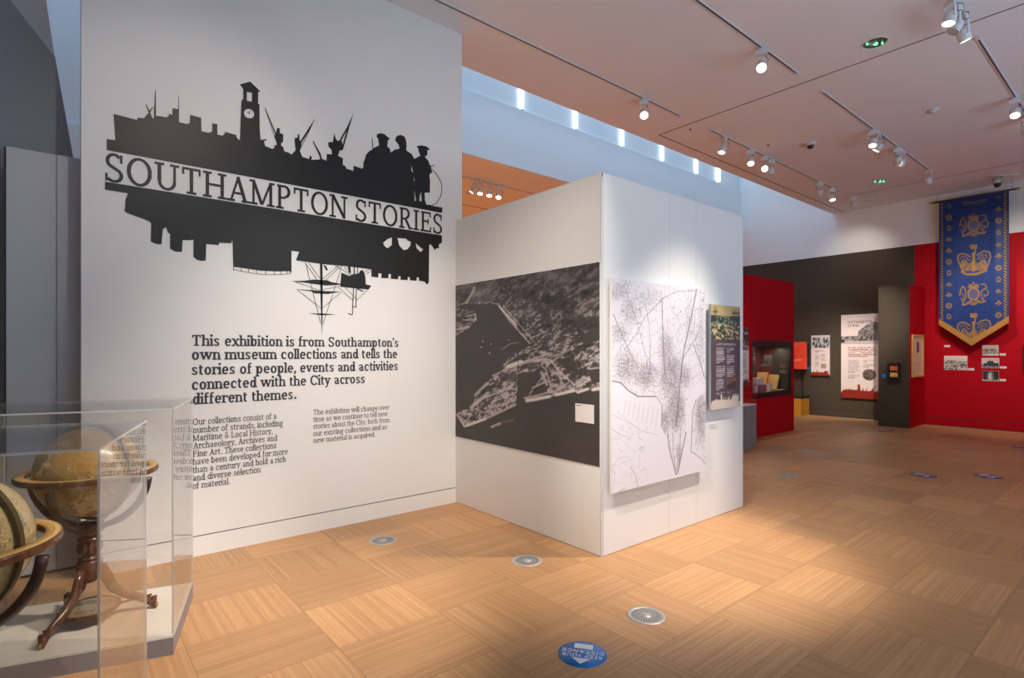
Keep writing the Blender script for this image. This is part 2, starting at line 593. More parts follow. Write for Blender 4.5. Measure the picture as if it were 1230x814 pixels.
def print_face(name, W, rect, d, nx, ny, painter, parent, base=(200, 200, 200), material=None, shape=None, warp=None):
    a0, a1, b0, b1 = rect or (0, 1, 0, 1)
    s = np.linspace(0, 1, nx + 1); t = np.linspace(0, 1, ny + 1)
    S, T = np.meshgrid(s, t)
    S, T = S.ravel(), T.ravel()
    if shape is not None:
        A, B = shape(S, T)
    else:
        A = a0 + (a1 - a0) * S
        B = b1 + (b0 - b1) * T
    D = np.full(len(A), d) if warp is None else d + warp(S, T)
    if W.axis == 'Y':
        P = np.stack([A, W.pos - D, B], 1)
    else:
        P = np.stack([W.pos - D, -A, B], 1)
    r = P[:, 0] * CA - P[:, 1] * SA
    q = P[:, 0] * SA + P[:, 1] * CA
    cv = Canvas(615 + F * r / q, V0 - F * (P[:, 2] - H) / q, A, B, S, T, base)
    painter(cv)
    off = np.array(WLOC[parent.name])
    n = nx + 1
    i, j = np.meshgrid(np.arange(nx), np.arange(ny))
    k = (j * n + i).ravel()
    faces = np.stack([k, k + n, k + n + 1, k + 1], 1)
    me = bpy.data.meshes.new(name)
    me.vertices.add(len(P)); me.vertices.foreach_set('co', (P - off).ravel())
    nf = len(faces)
    me.loops.add(nf * 4); me.loops.foreach_set('vertex_index', faces.ravel())
    me.polygons.add(nf)
    me.polygons.foreach_set('loop_start', np.arange(nf) * 4)
    me.polygons.foreach_set('loop_total', np.full(nf, 4))
    me.update(calc_edges=True)
    at = me.color_attributes.new('Col', 'FLOAT_COLOR', 'POINT')
    at.data.foreach_set('color', np.concatenate([s2l(cv.c), np.ones((len(P), 1))], 1).ravel())
    me.materials.append(material or PRINT)
    if warp is not None:
        me.polygons.foreach_set('use_smooth', np.ones(nf, bool))
    o = bpy.data.objects.new(name, me)
    COL.objects.link(o)
    o.parent = parent
    register(o, WLOC[parent.name])
    return o

# ------------------------------------------------------------------ slab-serif lettering drawn from strokes
def arc(cx, cy, rx, ry, a0, a1, n=14):
    return [(cx + rx * math.cos(R(a0 + (a1 - a0) * i / n)), cy + ry * math.sin(R(a0 + (a1 - a0) * i / n))) for i in range(n + 1)]

class Pen:
    def __init__(self, w, serif=True):
        self.w, self.t, self.s, self.serif = w, w * 0.62 if serif else w, w * 0.60, serif
        self.q = []
    def rect(self, x0, x1, y0, y1):
        self.q.append([(x0, y0), (x1, y0), (x1, y1), (x0, y1)])
    def v(self, x, y0, y1, w=None):
        w = w or self.w
        self.rect(x - w / 2, x + w / 2, y0, y1)
    def h(self, x0, x1, y, t=None):
        t = t or self.t
        self.rect(x0, x1, y - t / 2, y + t / 2)
    def base(self, x, l=7, r=7, y=0):
        if self.serif:
            self.rect(x - self.w / 2 - l, x + self.w / 2 + r, y, y + self.s)
    def top(self, x, y, l=7, r=7):
        if self.serif:
            self.rect(x - self.w / 2 - l, x + self.w / 2 + r, y - self.s, y)
    def path(self, pts, w=None, mod=False):
        w = w or self.w
        n = len(pts)
        L, Rr = [], []
        for i in range(n):
            x0, y0 = pts[max(i - 1, 0)]; x1, y1 = pts[min(i + 1, n - 1)]
            dx, dy = x1 - x0, y1 - y0
            l = math.hypot(dx, dy) or 1
            nx, ny = -dy / l, dx / l
            k = w / 2
            if mod:
                k = (self.t + (w - self.t) * (abs(dy) / l) ** 1.2) / 2
            L.append((pts[i][0] + nx * k, pts[i][1] + ny * k)); Rr.append((pts[i][0] - nx * k, pts[i][1] - ny * k))
        for i in range(n - 1):
            self.q.append([Rr[i], Rr[i + 1], L[i + 1], L[i]])
    def bowl(self, cx, cy, rx, ry, a0=0, a1=360, n=22):
        self.path(arc(cx, cy, rx - self.w / 2, ry - self.t / 2, a0, a1, n), self.w, True)

def glyph(ch, w, serif=True):
    p = Pen(w, serif)
    t, s = p.t, p.s
    X, C, A, D = 50, 70, 73, -20
    adv = 50
    h = w / 2
    if ch == ' ': return p.q, 24
    if ch in 'nmhu':
        n = 2 if ch != 'm' else 3
        for k in range(n):
            x = 10 + k * 29
            y1 = (A if ch == 'h' else X) if k == 0 else 32
            if ch == 'u': y0, y1 = (18 if k == 0 else 0), X
            else: y0 = 0
            p.v(x, y0, y1)
            if ch != 'u': p.base(x, 6, 6)
            elif k == 1: p.base(x, 0, 7)
            if ch == 'u': p.top(x, X, 7, 0)
            elif k == 0: p.top(x, y1, 7, 0)
        for k in range(n - 1):
            x = 10 + k * 29
            if ch == 'u': p.path(arc(x + 14.5, 17, 14.5, 17 - t / 2, 180, 330), w * 0.9, True)
            else: p.path(arc(x + 14.5, 33, 14.5, 17 - t / 2, 0, 150), w * 0.9, True)
        adv = 20 + (n - 1) * 29
    elif ch == 'i':
        p.v(9, 0, X); p.base(9, 6, 6); p.top(9, X, 7, 0); p.rect(9 - h * 1.1, 9 + h * 1.1, 60, 60 + w * 1.05); adv = 18
    elif ch == 'l':
        p.v(9, 0, A); p.base(9, 6, 6); p.top(9, A, 7, 0); adv = 18
    elif ch == 'o':
        p.bowl(25, 25, 22, 26); adv = 50
    elif ch in 'bdpq':
        right = ch in 'dq'
        x = 40 if right else 11
        if ch in 'bd': p.v(x, 0, A); p.top(x, A, 7, 0)
        else: p.v(x, D, X); p.base(x, 7, 7, D); p.top(x, X, 7 if ch == 'p' else 0, 0)
        if ch == 'd': p.base(x, 0, 7)
        p.bowl(24 if right else 27, 25, 20, 26); adv = 51
    elif ch == 'e':
        p.path(arc(25, 25, 22 - h, 26 - t / 2, 5, 320, 20), w, True); p.h(6, 45, 26); adv = 48
    elif ch == 'c':
        p.path(arc(25, 25, 22 - h, 26 - t / 2, 48, 318, 18), w, True); p.rect(36, 43, 31, 44) if serif else None; adv = 46
    elif ch == 'a':
        p.path([(8, 40)] + arc(21, 36, 15, 15 - t / 2 - 1, 150, 0, 9) + [(36, 5)], w * 0.9, True); p.h(36, 48, s / 2, s)
        p.path(arc(22, 15, 17 - h, 15 - t / 2, 40, 330, 14), w * 0.9, True); adv = 49
    elif ch == 's':
        p.path(arc(21, 37, 15 - h * 0.6, 13.5 - t / 2, 30, 230, 10) + arc(21, 13, 16 - h * 0.6, 13.5 - t / 2, 60, -150, 12), w * 0.86, True)
        if serif: p.rect(32, 37, 34, 48); p.rect(4, 9, 3, 15)
        adv = 42
    elif ch == 't':
        p.path([(13, 62), (13, 14)] + arc(23, 13, 10, 13 - t / 2, 180, 300, 7), w * 0.95, True); p.h(3, 30, X - s / 2, s); adv = 33
    elif ch == 'f':
        p.path([(13, 0), (13, 58)] + arc(25, 58, 12, 16 - t / 2, 180, 60, 7), w * 0.95, True); p.h(3, 30, X - s / 2, s); p.base(13, 6, 8); adv = 32
    elif ch == 'r':
        p.v(11, 0, X); p.base(11, 6, 8); p.top(11, X, 7, 0); p.path(arc(27, 30, 15, 20 - t / 2, 165, 60, 7), w * 0.85, True); p.rect(31, 31 + w * 0.8, 33, 48); adv = 38
    elif ch == 'g':
        p.bowl(22, 33, 18, 18); p.path([(10, 16), (9, 9), (16, 5), (34, 3)] + arc(28, -9, 14 - h * .5, 11, 70, -90, 7) + arc(20, -9, 14, 11, -90, -240, 8), w * 0.75, True); p.h(32, 47, X - 3, s); adv = 48
    elif ch in 'vwy':
        n = 1 if ch != 'w' else 2
        for k in range(n):
            x = 7 + k * 31
            p.path([(x, X), (x + 17, 2)], w * 0.95); p.path([(x + 33, X), (x + 16, 2)], w * 0.72)
            p.top(x, X, 4, 8)
        p.top(x + 33, X, 5, 4)
        if ch == 'y': p.path([(x + 17, 2), (x + 8, D + 5), (x - 2, D + 3)], w * 0.75)
        adv = 47 + 31 * (n - 1)
    elif ch == 'x':
        p.path([(8, X), (40, 0)], w * 0.95); p.path([(40, X), (8, 0)], w * 0.72)
        for x in (8, 40): p.base(x, 4, 4); p.top(x, X, 4, 4)
        adv = 48
    elif ch == '.': p.rect(6, 6 + w * 1.1, 0, w * 1.1); adv = 18
    elif ch == ',': p.path([(10, w), (10, 2), (6, -10)], w * 0.9); adv = 18
    elif ch in '’\'': p.path([(9, A), (9, A - 10), (5, A - 20)], w * 0.9); adv = 15
    elif ch == '&':
        p.path(arc(26, 54, 12, 14, -30, 250, 12) + [(46, 2)], w * 0.8, True); p.path(arc(24, 18, 17, 17, 80, 350, 12) + [(50, 34)], w * 0.8, True); adv = 58
    elif ch == 'T':
        p.v(31, 0, C); p.h(4, 58, C - t / 2); p.base(31, 9, 9)
        if serif: p.rect(4, 4 + s, C - 19, C); p.rect(58 - s, 58, C - 19, C)
        adv = 62
    elif ch == 'S':
        p.path(arc(27, 52, 19 - h * .5, 19 - t / 2, 35, 225, 12) + arc(27, 17, 21 - h * .5, 18.5 - t / 2, 65, -145, 14), w * 0.92, True)
        if serif: p.rect(42, 42 + s, 48, 69); p.rect(5, 5 + s, 1, 20)
        adv = 54
    elif ch == 'C':
        p.path(arc(35, 35, 31 - h, 36 - t / 2, 42, 322, 22), w, True)
        if serif: p.rect(56, 56 + s, 46, 69)
        adv = 66
    elif ch == 'O': p.bowl(36, 35, 33, 36); adv = 72
    elif ch == 'M':
        p.v(13, 0, C, w * .72); p.v(71, 0, C); p.path([(12, C), (41, 3)], w); p.path([(71, C), (42, 3)], w * .68)
        p.base(13, 8, 8); p.base(71, 8, 8); p.top(13, C, 8, 0); p.top(71, C, 0, 8); adv = 85
    elif ch == 'L':
        p.v(15, 0, C); p.h(6, 52, t / 2); p.base(15); p.top(15, C)
        if serif: p.rect(52 - s, 52, 0, 21)
        adv = 56
    elif ch == 'H':
        p.v(14, 0, C); p.v(59, 0, C); p.h(14, 59, 36)
        for x in (14, 59): p.base(x, 8, 8); p.top(x, C, 8, 8)
        adv = 73
    elif ch == 'A':
        p.path([(35, C), (11, 0)], w * .68); p.path([(33, C), (58, 0)], w * 1.05); p.h(19, 50, 24)
        p.base(11, 8, 8); p.base(58, 8, 8); adv = 69
    elif ch in 'FE':
        p.v(15, 0, C); p.h(6, 54, C - t / 2); p.h(15, 44, 37); p.base(15, 8, 9)
        if serif: p.rect(54 - s, 54, C - 18, C); p.rect(44 - s, 44, 27, 47)
        if ch == 'E':
            p.h(6, 56, t / 2)
            if serif: p.rect(56 - s, 56, 0, 19)
        adv = 60
    elif ch == 'U':
        p.v(15, 24, C); p.v(57, 24, C, w * .72); p.path(arc(36, 24, 21, 24 - t / 2, 180, 360, 16), w * .9, True); p.top(15, C, 8, 8); p.top(57, C, 8, 8); adv = 72
    elif ch in 'PR':
        p.v(15, 0, C); p.base(15, 8, 9); p.h(6, 34, C - t / 2); p.h(15, 34, 33)
        p.path(arc(33, 51.5, 20 - h, 18.5 - t / 2, -90, 90, 12), w, True); adv = 59
        if ch == 'R': p.path([(33, 33), (55, 0)], w); p.base(57, 5, 6); adv = 66
    elif ch == 'N':
        p.v(13, 0, C, w * .72); p.v(60, 0, C, w * .72); p.path([(13, C), (60, 2)], w * 1.05); p.base(13, 8, 8); p.top(13, C, 8, 0); p.top(60, C, 8, 8); adv = 73
    elif ch == 'I': p.v(16, 0, C); p.base(16, 8, 8); p.top(16, C, 8, 8); adv = 32
    elif ch == 'W':
        for k in (0, 1):
            x = 10 + k * 34
            p.path([(x, C), (x + 17, 2)], w); p.path([(x + 34, C), (x + 18, 2)], w * .7); p.top(x, C, 6, 6)
        p.top(78, C, 6, 6); adv = 88
    elif ch == 'K': p.v(12, 0, C); p.path([(14, 30), (50, C)], w); p.path([(24, 40), (52, 0)], w); adv = 56
    elif ch == 'Y': p.path([(5, C), (29, 32)], w); p.path([(53, C), (29, 32)], w); p.v(29, 0, 34); adv = 58
    elif ch == 'D': p.v(13, 0, C); p.h(13, 32, C - t / 2); p.h(13, 32, t / 2); p.path(arc(32, 35, 26 - h, 35 - t / 2, -90, 90, 14), w, True); adv = 64
    return p.q, adv

def letter_quads(text, w, serif=True, track=2):
    out, x = [], 0.0
    for ch in text:
        q, adv = glyph(ch, w, serif)
        out += [[(px + x, py) for px, py in f] for f in q]
        x += adv + track
    xs = [p[0] for f in out for p in f]
    return out, min(xs), max(xs)

def lettering(mb, W, text, a0, a1, b, unit, w, d, serif=True, mi=0):
    """one line of lettering from a0 to a1 with its baseline at height b; unit is metres per design unit of height"""
    q, x0, x1 = letter_quads(text, w, serif)
    k = (a1 - a0) / (x1 - x0)
    n = 0
    for f in q:
        z = d + 0.00004 * (n % 7)
        n += 1
        mb.add([W.pt(a0 + (px - x0) * k, b + py * unit, z) for px, py in f], [(0, 1, 2, 3)], mi)

# ------------------------------------------------------------------ measured planes of the room
Y_TEXT, X_BOX, Y_BOX, H_BOX, Z_CEIL = 4.5827, 3.0656, 2.6764, 2.8077, 4.6857
Y_SLOT, X_BACK, H_CLAD = 5.0863, 13.8507, 3.7279
Y_RED, X_COL, Y_COL = 4.6576, 12.8274, 3.3307
Y_BULK = 7.30
W_TEXT, W_BOXL, W_BOXR = Wall('Y', Y_TEXT), Wall('X', X_BOX), Wall('Y', Y_BOX)
W_BACK, W_RED = Wall('X', X_BACK), Wall('Y', Y_RED)
W_COLF, W_COLS = Wall('X', X_COL), Wall('Y', Y_COL)

# ------------------------------------------------------------------ the shell
structure('floor', MB().box(-6, 14.2, -6, 14, -0.15, 0), FLOORM)
structure('ceiling', MB().box(-6, 14.2, -6, Y_SLOT, Z_CEIL, Z_CEIL + 0.25), CEILM)
CEIL2 = mat('far_ceiling_paint', (0.78, 0.74, 0.70, 1), 0.7, var=0.02, nscale=4)
structure('ceiling_far', MB().box(-6, 14.2, Y_BULK + 0.22, 14, Z_CEIL, Z_CEIL + 0.25), CEIL2)
a_l, _ = W_TEXT.pix(97.5, 400)
a_r, _ = W_TEXT.pix(554.9, 100)
structure('wall_left', MB().box(a_l, a_r, Y_TEXT, Y_TEXT + 0.17, 0.150, Z_CEIL).box(a_l + .01, a_r - .01, Y_TEXT + 0.012, Y_TEXT + 0.16, 0.0, 0.15), WHITE)
structure('baseboard_left', MB().box(a_l, X_BOX, Y_TEXT - 0.003, Y_TEXT + 0.012, 0.0, 0.142), WHITE)
structure('trim_1', MB().box(a_l + .01, X_BOX, Y_TEXT + 0.006, Y_TEXT + 0.012, 0.142, 0.150), SHADOWGAP)
# back wall: white above, painted cladding below
structure('wall_back', MB().box(X_BACK + 0.02, X_BACK + 0.25, -6, Y_BULK, 0, 8.6), WHITE)
y_split = -W_BACK.pix(1098.5, 330)[0]
structure('wall_back_grey', MB().box(X_BACK, X_BACK + 0.02, y_split, Y_BULK, 0, H_CLAD), DARKW)
structure('wall_back_red', MB().box(X_BACK, X_BACK + 0.02, -6, y_split, 0, H_CLAD), REDW)
structure('baseboard_back', MB().box(X_BACK - 0.012, X_BACK, y_split, Y_BULK, 0.0, 0.15), DARKW)
structure('baseboard_back_red', MB().box(X_BACK - 0.012, X_BACK, -6, y_split, 0.0, 0.15), REDW)
structure('trim_2', MB().box(X_BACK - 0.006, X_BACK, -6, Y_BULK, 0.15, 0.162), SHADOWGAP)
structure('trim_3', MB().box(X_BACK - 0.03, X_BACK - 0.012, -6, Y_BULK, 0.0, 0.012), SHADOWGAP)
# walls behind and beside the camera and the room beyond
structure('wall_rear', MB().box(-6.2, -6, -6, 14, 0, Z_CEIL), WHITE)
structure('wall_right', MB().box(-6, 14.2, -4.75, -4.5, 0, Z_CEIL), WHITE)
structure('wall_back_far', MB().box(X_BACK + 0.02, X_BACK + 0.25, Y_BULK + 0.22, 14, 0, Z_CEIL), WHITE)
structure('wall_far', MB().box(-6, 14.2, 14, 14.2, 0, Z_CEIL), PARCH)
# invented window frame, added behind the blue fill lamp, out of view
wf = MB().box(0.4, 9.6, -4.5, -4.46, 0.30, 0.36).box(0.4, 9.6, -4.5, -4.46, 3.84, 3.90)
for k in range(6):
    wf.box(0.4 + 1.828 * k, 0.46 + 1.828 * k, -4.5, -4.46, 0.36, 3.84)
structure('added_window_frame', wf, LIGHTGREY)
# rooflight slot: upstand, bulkhead with a recessed upper part, end walls
zf = (W_TEXT.off(-(Y_BULK - Y_TEXT)).pix(555, 105)[1] + W_TEXT.off(-(Y_BULK - Y_TEXT)).pix(868, 221)[1]) / 2
structure('wall_slot_front', MB().box(-6, 14.2, Y_SLOT - 0.2, Y_SLOT, Z_CEIL + 0.25, 8.6), WHITE)
structure('wall_bulkhead', MB().box(1.2, X_BACK + 0.02, Y_BULK, Y_BULK + 0.22, Z_CEIL, zf).box(1.2, X_BACK + 0.02, Y_BULK + 0.06, Y_BULK + 0.22, zf, 8.6), WHITE)
structure('wall_slot_end', MB().box(-6.2, -6, Y_SLOT - .2, Y_BULK + .2, Z_CEIL, 8.6), WHITE)
structure('wall_void', MB().box(-6, 1.2, Y_BULK, Y_BULK + 0.22, 0, 8.6).box(-6, 1.2, Y_BULK - 0.05, Y_BULK, 0, 3.85), WHITE)

# joints scored in the plaster ceiling
JOINT = SHADOWGAP
structure('trim_4', MB().box(6.82, 6.832, -6, 4.86, Z_CEIL - 0.003, Z_CEIL), JOINT)
structure('trim_5', MB().box(6.82, X_BACK, 4.85, 4.862, Z_CEIL - 0.003, Z_CEIL), JOINT)
structure('trim_6', MB().box(12.49, 12.50, -6, 4.2, Z_CEIL - 0.003, Z_CEIL), JOINT)
structure('trim_7', MB().box(0, 12, 9.85, 9.87, Z_CEIL - 0.003, Z_CEIL), JOINT)

# ------------------------------------------------------------------ far left: grey wall with a raking edge, and the panel standing before it
WA = Wall('Y', 5.12)
pa = lambda u, v: WA.pix(u, v)
lo_l, lo_r = (-2.6, 0.0), (pa(97, 250)[0] + 0.02, 0.0)
e_hi = pa(49, -40)
structure('wall_rake', MB().poly([lo_l, lo_r, pa(97, 240), pa(88, 189), pa(66, 68), pa(12, 0), pa(-60, -90), (-2.6, pa(-60, -90)[1])], WA, -0.12, 0.0), GREYP)
structure('wall_rake_upper', MB().poly([pa(-62, -92), pa(12.5, -1), pa(66, 67), pa(56, 0), pa(40, -90)], WA, -0.12, -0.06), PANELG)
WP = Wall('Y', 4.86)
r0 = WP.pix(7.5, 176); r1 = WP.pix(95, 190.3)
hp = (r0[1] + r1[1]) / 2
pn = thing('wall_panel', 'tall pale grey panel at the far left, behind the globe cases', 'panel', WP.pt((r0[0] + 0.17) / 2, 0, 0))
MB().wbox(WP, r0[0], WP.pix(68, 300)[0] - 0.002, 0.02, hp, -0.05, 0.0).build('board', PANELG, pn)
MB().wbox(WP, WP.pix(68, 300)[0] + 0.002, 0.30, 0.02, hp, -0.05, 0.004).build('board', PANELG, pn)
MB().wbox(WP, r0[0] - 0.012, r0[0] - 0.001, 0.0, hp, -0.06, -0.01).build('edge_strip', BLACK, pn)
MB().wbox(WP, r0[0], 0.30, 0.0, 0.02, -0.045, -0.01).build('foot', SHADOWGAP, pn)

# ------------------------------------------------------------------ white partition in the middle
X_END = 5.115
bx = thing('display_partition', 'white free-standing partition carrying the aerial photograph and the map', 'partition', ((X_BOX + X_END) / 2, (Y_BOX + Y_TEXT) / 2, 0))
MB().box(X_BOX, X_BOX + 0.03, Y_BOX + 0.014, Y_TEXT - 0.004, 0.004, H_BOX).build('side_panel', WHITE, bx)
MB().box(X_END - 0.03, X_END, Y_BOX + 0.03, Y_TEXT - 0.004, 0.004, H_BOX).build('side_panel', WHITE, bx)
s1, s2 = W_BOXR.pix(804, 400)[0], W_BOXR.pix(836, 400)[0]
for x0, x1 in ((X_BOX + 0.018, s1 - 0.002), (s1 + 0.002, s2 - 0.0015), (s2 + 0.0015, X_END - 0.012)):
    MB().box(x0, x1, Y_BOX, Y_BOX + 0.03, 0.004, H_BOX).build('front_panel', WHITE, bx)
MB().box(X_BOX + 0.04, X_END - 0.04, Y_BOX + 0.031, Y_BOX + 0.04, 0.0, H_BOX - 0.01).box(X_BOX + .04, X_END - .04, Y_TEXT - .05, Y_TEXT - .004, 0, H_BOX - .01).build('backing', SHADOWGAP, bx)
MB().box(X_BOX, X_BOX + 0.012, Y_BOX + 0.001, Y_BOX + 0.011, 0.0, H_BOX).build('corner_trim', METALW, bx)
MB().box(X_END - 0.009, X_END, Y_BOX + 0.001, Y_BOX + 0.03, 0.0, H_BOX).build('corner_trim', METALW, bx)
MB().box(X_BOX + 0.001, X_END - 0.001, Y_BOX + 0.001, Y_TEXT - 0.004, H_BOX - 0.03, H_BOX - 0.002).build('top_panel', WHITE, bx)

# aerial photograph on its left face
WL = W_BOXL.off(0.004)
ra = WL.rect(548.2, 341.6, 524.0, 722.2, 316.1, 560.7)
ra = (-(Y_TEXT - 0.006), -(Y_BOX + 0.016), ra[2], ra[3])
ap = thing('aerial_photograph', 'large black and white aerial photograph of docks on the white partition', 'photograph', WL.pt((ra[0] + ra[1]) / 2, ra[2]))

def paint_aerial(c):
    A, B, U, V = c.A, c.B, c.U, c.V
    sea = 62 + 10 * fbm(A * 3, B * 9, 3, 5) - 5
    c.c[:] = np.stack([sea * 1.04, sea * 0.97, sea * 0.95], 1)
    land = np.zeros(len(U), bool)
    hinter = [(540, 335), (730, 308), (730, 470), (706, 468), (694, 471), (689, 470), (660, 477), (641, 482), (630, 479), (650, 454), (653, 443), (640, 425), (622, 440), (604, 440), (612, 428), (640, 414), (635, 411), (620, 395), (610, 380), (599, 367), (590, 364), (574, 365), (560, 364), (540, 372)]
    dock = [(549, 497), (553, 493), (566, 491), (571, 474), (585, 461), (592, 451), (607, 445), (604, 438), (622, 424), (645, 420), (660, 428), (655, 440), (640, 446), (622, 449), (622, 469), (619, 485), (583, 502), (558, 513)]
    quay = [(540, 368), (571, 374), (572, 384), (563, 393), (549, 403), (540, 406)]
    edge = np.full(len(U), 1e9)
    for pl in (hinter, dock, quay):
        land |= c.inside(pl)
        edge = np.minimum(edge, c.dist(pl + [pl[0]]))
    basins = [[(706, 447), (724, 440), (724, 458), (712, 460)], [(668, 432), (684, 428), (694, 441), (683, 447)], [(655, 470), (648, 474), (640, 474), (652, 458)],
              [(700, 402), (722, 386), (724, 408), (705, 412), (690, 410)]]
    for b in basins:
        land &= ~c.inside(b)
    far = np.clip((V - 318) / 110, 0, 1)
    ang = 0.35
    xr = A * math.cos(ang) + B * math.sin(ang); yr = -A * math.sin(ang) + B * math.cos(ang)
    n1 = fbm(A * 7, B * 22, 4, 11); n2 = fbm(xr * 13, yr * 42, 3, 23); n3 = fbm(xr * 38, yr * 110, 3, 41)
    g = 78 + 60 * (n1 - 0.42) + 70 * (n2 - 0.5) + 60 * (n3 - 0.5)
    lf = fbm(A * 3.2, B * 7.0, 3, 61)
    g = g + 60 * (lf - 0.5)
    hot = (lf > 0.36) & ((n2 * 0.5 + n3 * 0.5 + 0.25 * (n1 - 0.5)) > (0.585 - 0.16 * (lf - 0.4) - 0.03 * far))
    g = np.where(hot, 150 + 70 * (n3 - 0.3) * far - 30 * (1 - far), g)
    haze = 1 - far
    g = g * (1 - 0.35 * haze) + 62 * 0.35 * haze
    c.fill(land, np.stack([g * 1.02, g * 0.96, g * 0.96], 1))
    near = land & (edge < 2.0) & (V > 362) & (n3 > 0.50)
    c.fill(near, (190, 178, 176), 0.7)
    # quays, sheds and roads as pale strips
    for pts, wd in [([(599, 367), (612, 385), (636, 412)], 1.6), ([(604, 367), (640, 408)], 1.0), ([(605, 444), (625, 436), (662, 424)], 2.2), ([(592, 451), (610, 442), (650, 431)], 1.4),
                    ([(549, 498), (558, 512), (585, 502), (619, 486)], 2.6), ([(571, 474), (585, 460)], 3.0), ([(575, 480), (612, 466), (621, 467)], 2.0), ([(590, 483), (620, 471)], 1.5),
                    ([(566, 489), (580, 477), (586, 472)], 4.0), ([(655, 442), (662, 465), (668, 462)], 1.6), ([(650, 447), (657, 462)], 3), ([(661, 432), (672, 446), (690, 462)], 2.2),
                    ([(630, 478), (645, 475), (662, 470)], 2.2), ([(692, 460), (702, 452)], 2.0), ([(697, 464), (708, 455)], 2.0), ([(706, 443), (724, 441)], 2.0), ([(640, 466), (653, 459)], 2.4),
                    ([(545, 396), (563, 393)], 2.5), ([(560, 380), (571, 377), (572, 384), (556, 384)], 1.5)]:
        c.line(pts, wd, (200, 188, 186), 0.75)
    for k in range(7):
        t = k / 6
        c.line([(600 + 17 * t, 368 + 19 * t), (602 + 17 * t, 371 + 19 * t)], 2.2, (205, 196, 192), 0.9)
    for x, y, x2, y2, wd in [(561, 511, 583, 503, 3.0), (633, 481, 660, 476, 4.2), (668, 474, 689, 469, 3.8), (694, 471, 706, 467, 3.2), (712, 468, 724, 466, 3.6), (610, 440, 626, 434, 4.0)]:
        c.line([(x, y), (x2, y2)], wd, (216, 206, 204), 0.95)
    c.line([(591, 512), (601, 508), (617, 504)], 2.4, (150, 140, 138), 0.35)
    c.line([(591, 512.5), (600, 509)], 2.6, (205, 196, 194), 0.9); c.line([(593, 512), (599, 509.6)], 0.9, (60, 55, 53), 0.9)
    c.line([(602, 420), (612, 413), (624, 411)], 1.0, (170, 160, 158), 0.7)
    for x, y in [(580, 410), (578, 417), (590, 413), (588, 424), (611, 408)]:
        c.ell(x, y, 1.0, 0.7, (180, 172, 170))
    # smoke drifting from the far quay
    sm = np.exp(-(((U - 578) / 11) ** 2 + ((V - 354) / 9) ** 2)) * fbm(A * 10, B * 10, 3, 77) * 1.1
    c.fill(np.clip(sm, 0, 0.75), (165, 155, 155))
    c.line([(560, 364), (568, 350), (570, 345)], 2.2, (205, 196, 196), 0.75)
    # joint between the two sheets
    c.line([(622.5, 300), (622.5, 560)], 0.7, (40, 36, 35), 0.6)

print_face('print', W_BOXL, ra, 0.006, 330, 400, paint_aerial, ap)
MB().wbox(W_BOXL, ra[0], ra[1], ra[2], ra[3], 0.001, 0.005).build('backing_sheet', BOARD, ap)
# white caption card on it
WC = W_BOXL.off(0.012)
rc = WC.rect(691, 484.5, 506.5, 713.2, 486, 508.5)
cc = thing('caption_card', 'blank-looking square white card on the aerial photograph', 'label', WC.pt((rc[0] + rc[1]) / 2, rc[2]))
MB().wbox(W_BOXL, rc[0], rc[1], rc[2], rc[3], 0.0075, 0.012).build('card', PAPER, cc)
MB().wbox(W_BOXL, rc[0] + .012, rc[0] + .06, rc[3] - .016, rc[3] - .011, 0.012, 0.0125).build('printed_line', INK, cc)

# ------------------------------------------------------------------ street map board on the right face
WM = W_BOXR.off(0.05)
rm = WM.rect(735, 334.2, 592.5, 847.5, 347.3, 564.8)
mp = thing('street_map', 'tall white line-drawn street map board on the right face of the partition', 'map', W_BOXR.pt((rm[0] + rm[1]) / 2, rm[2], 0.03))

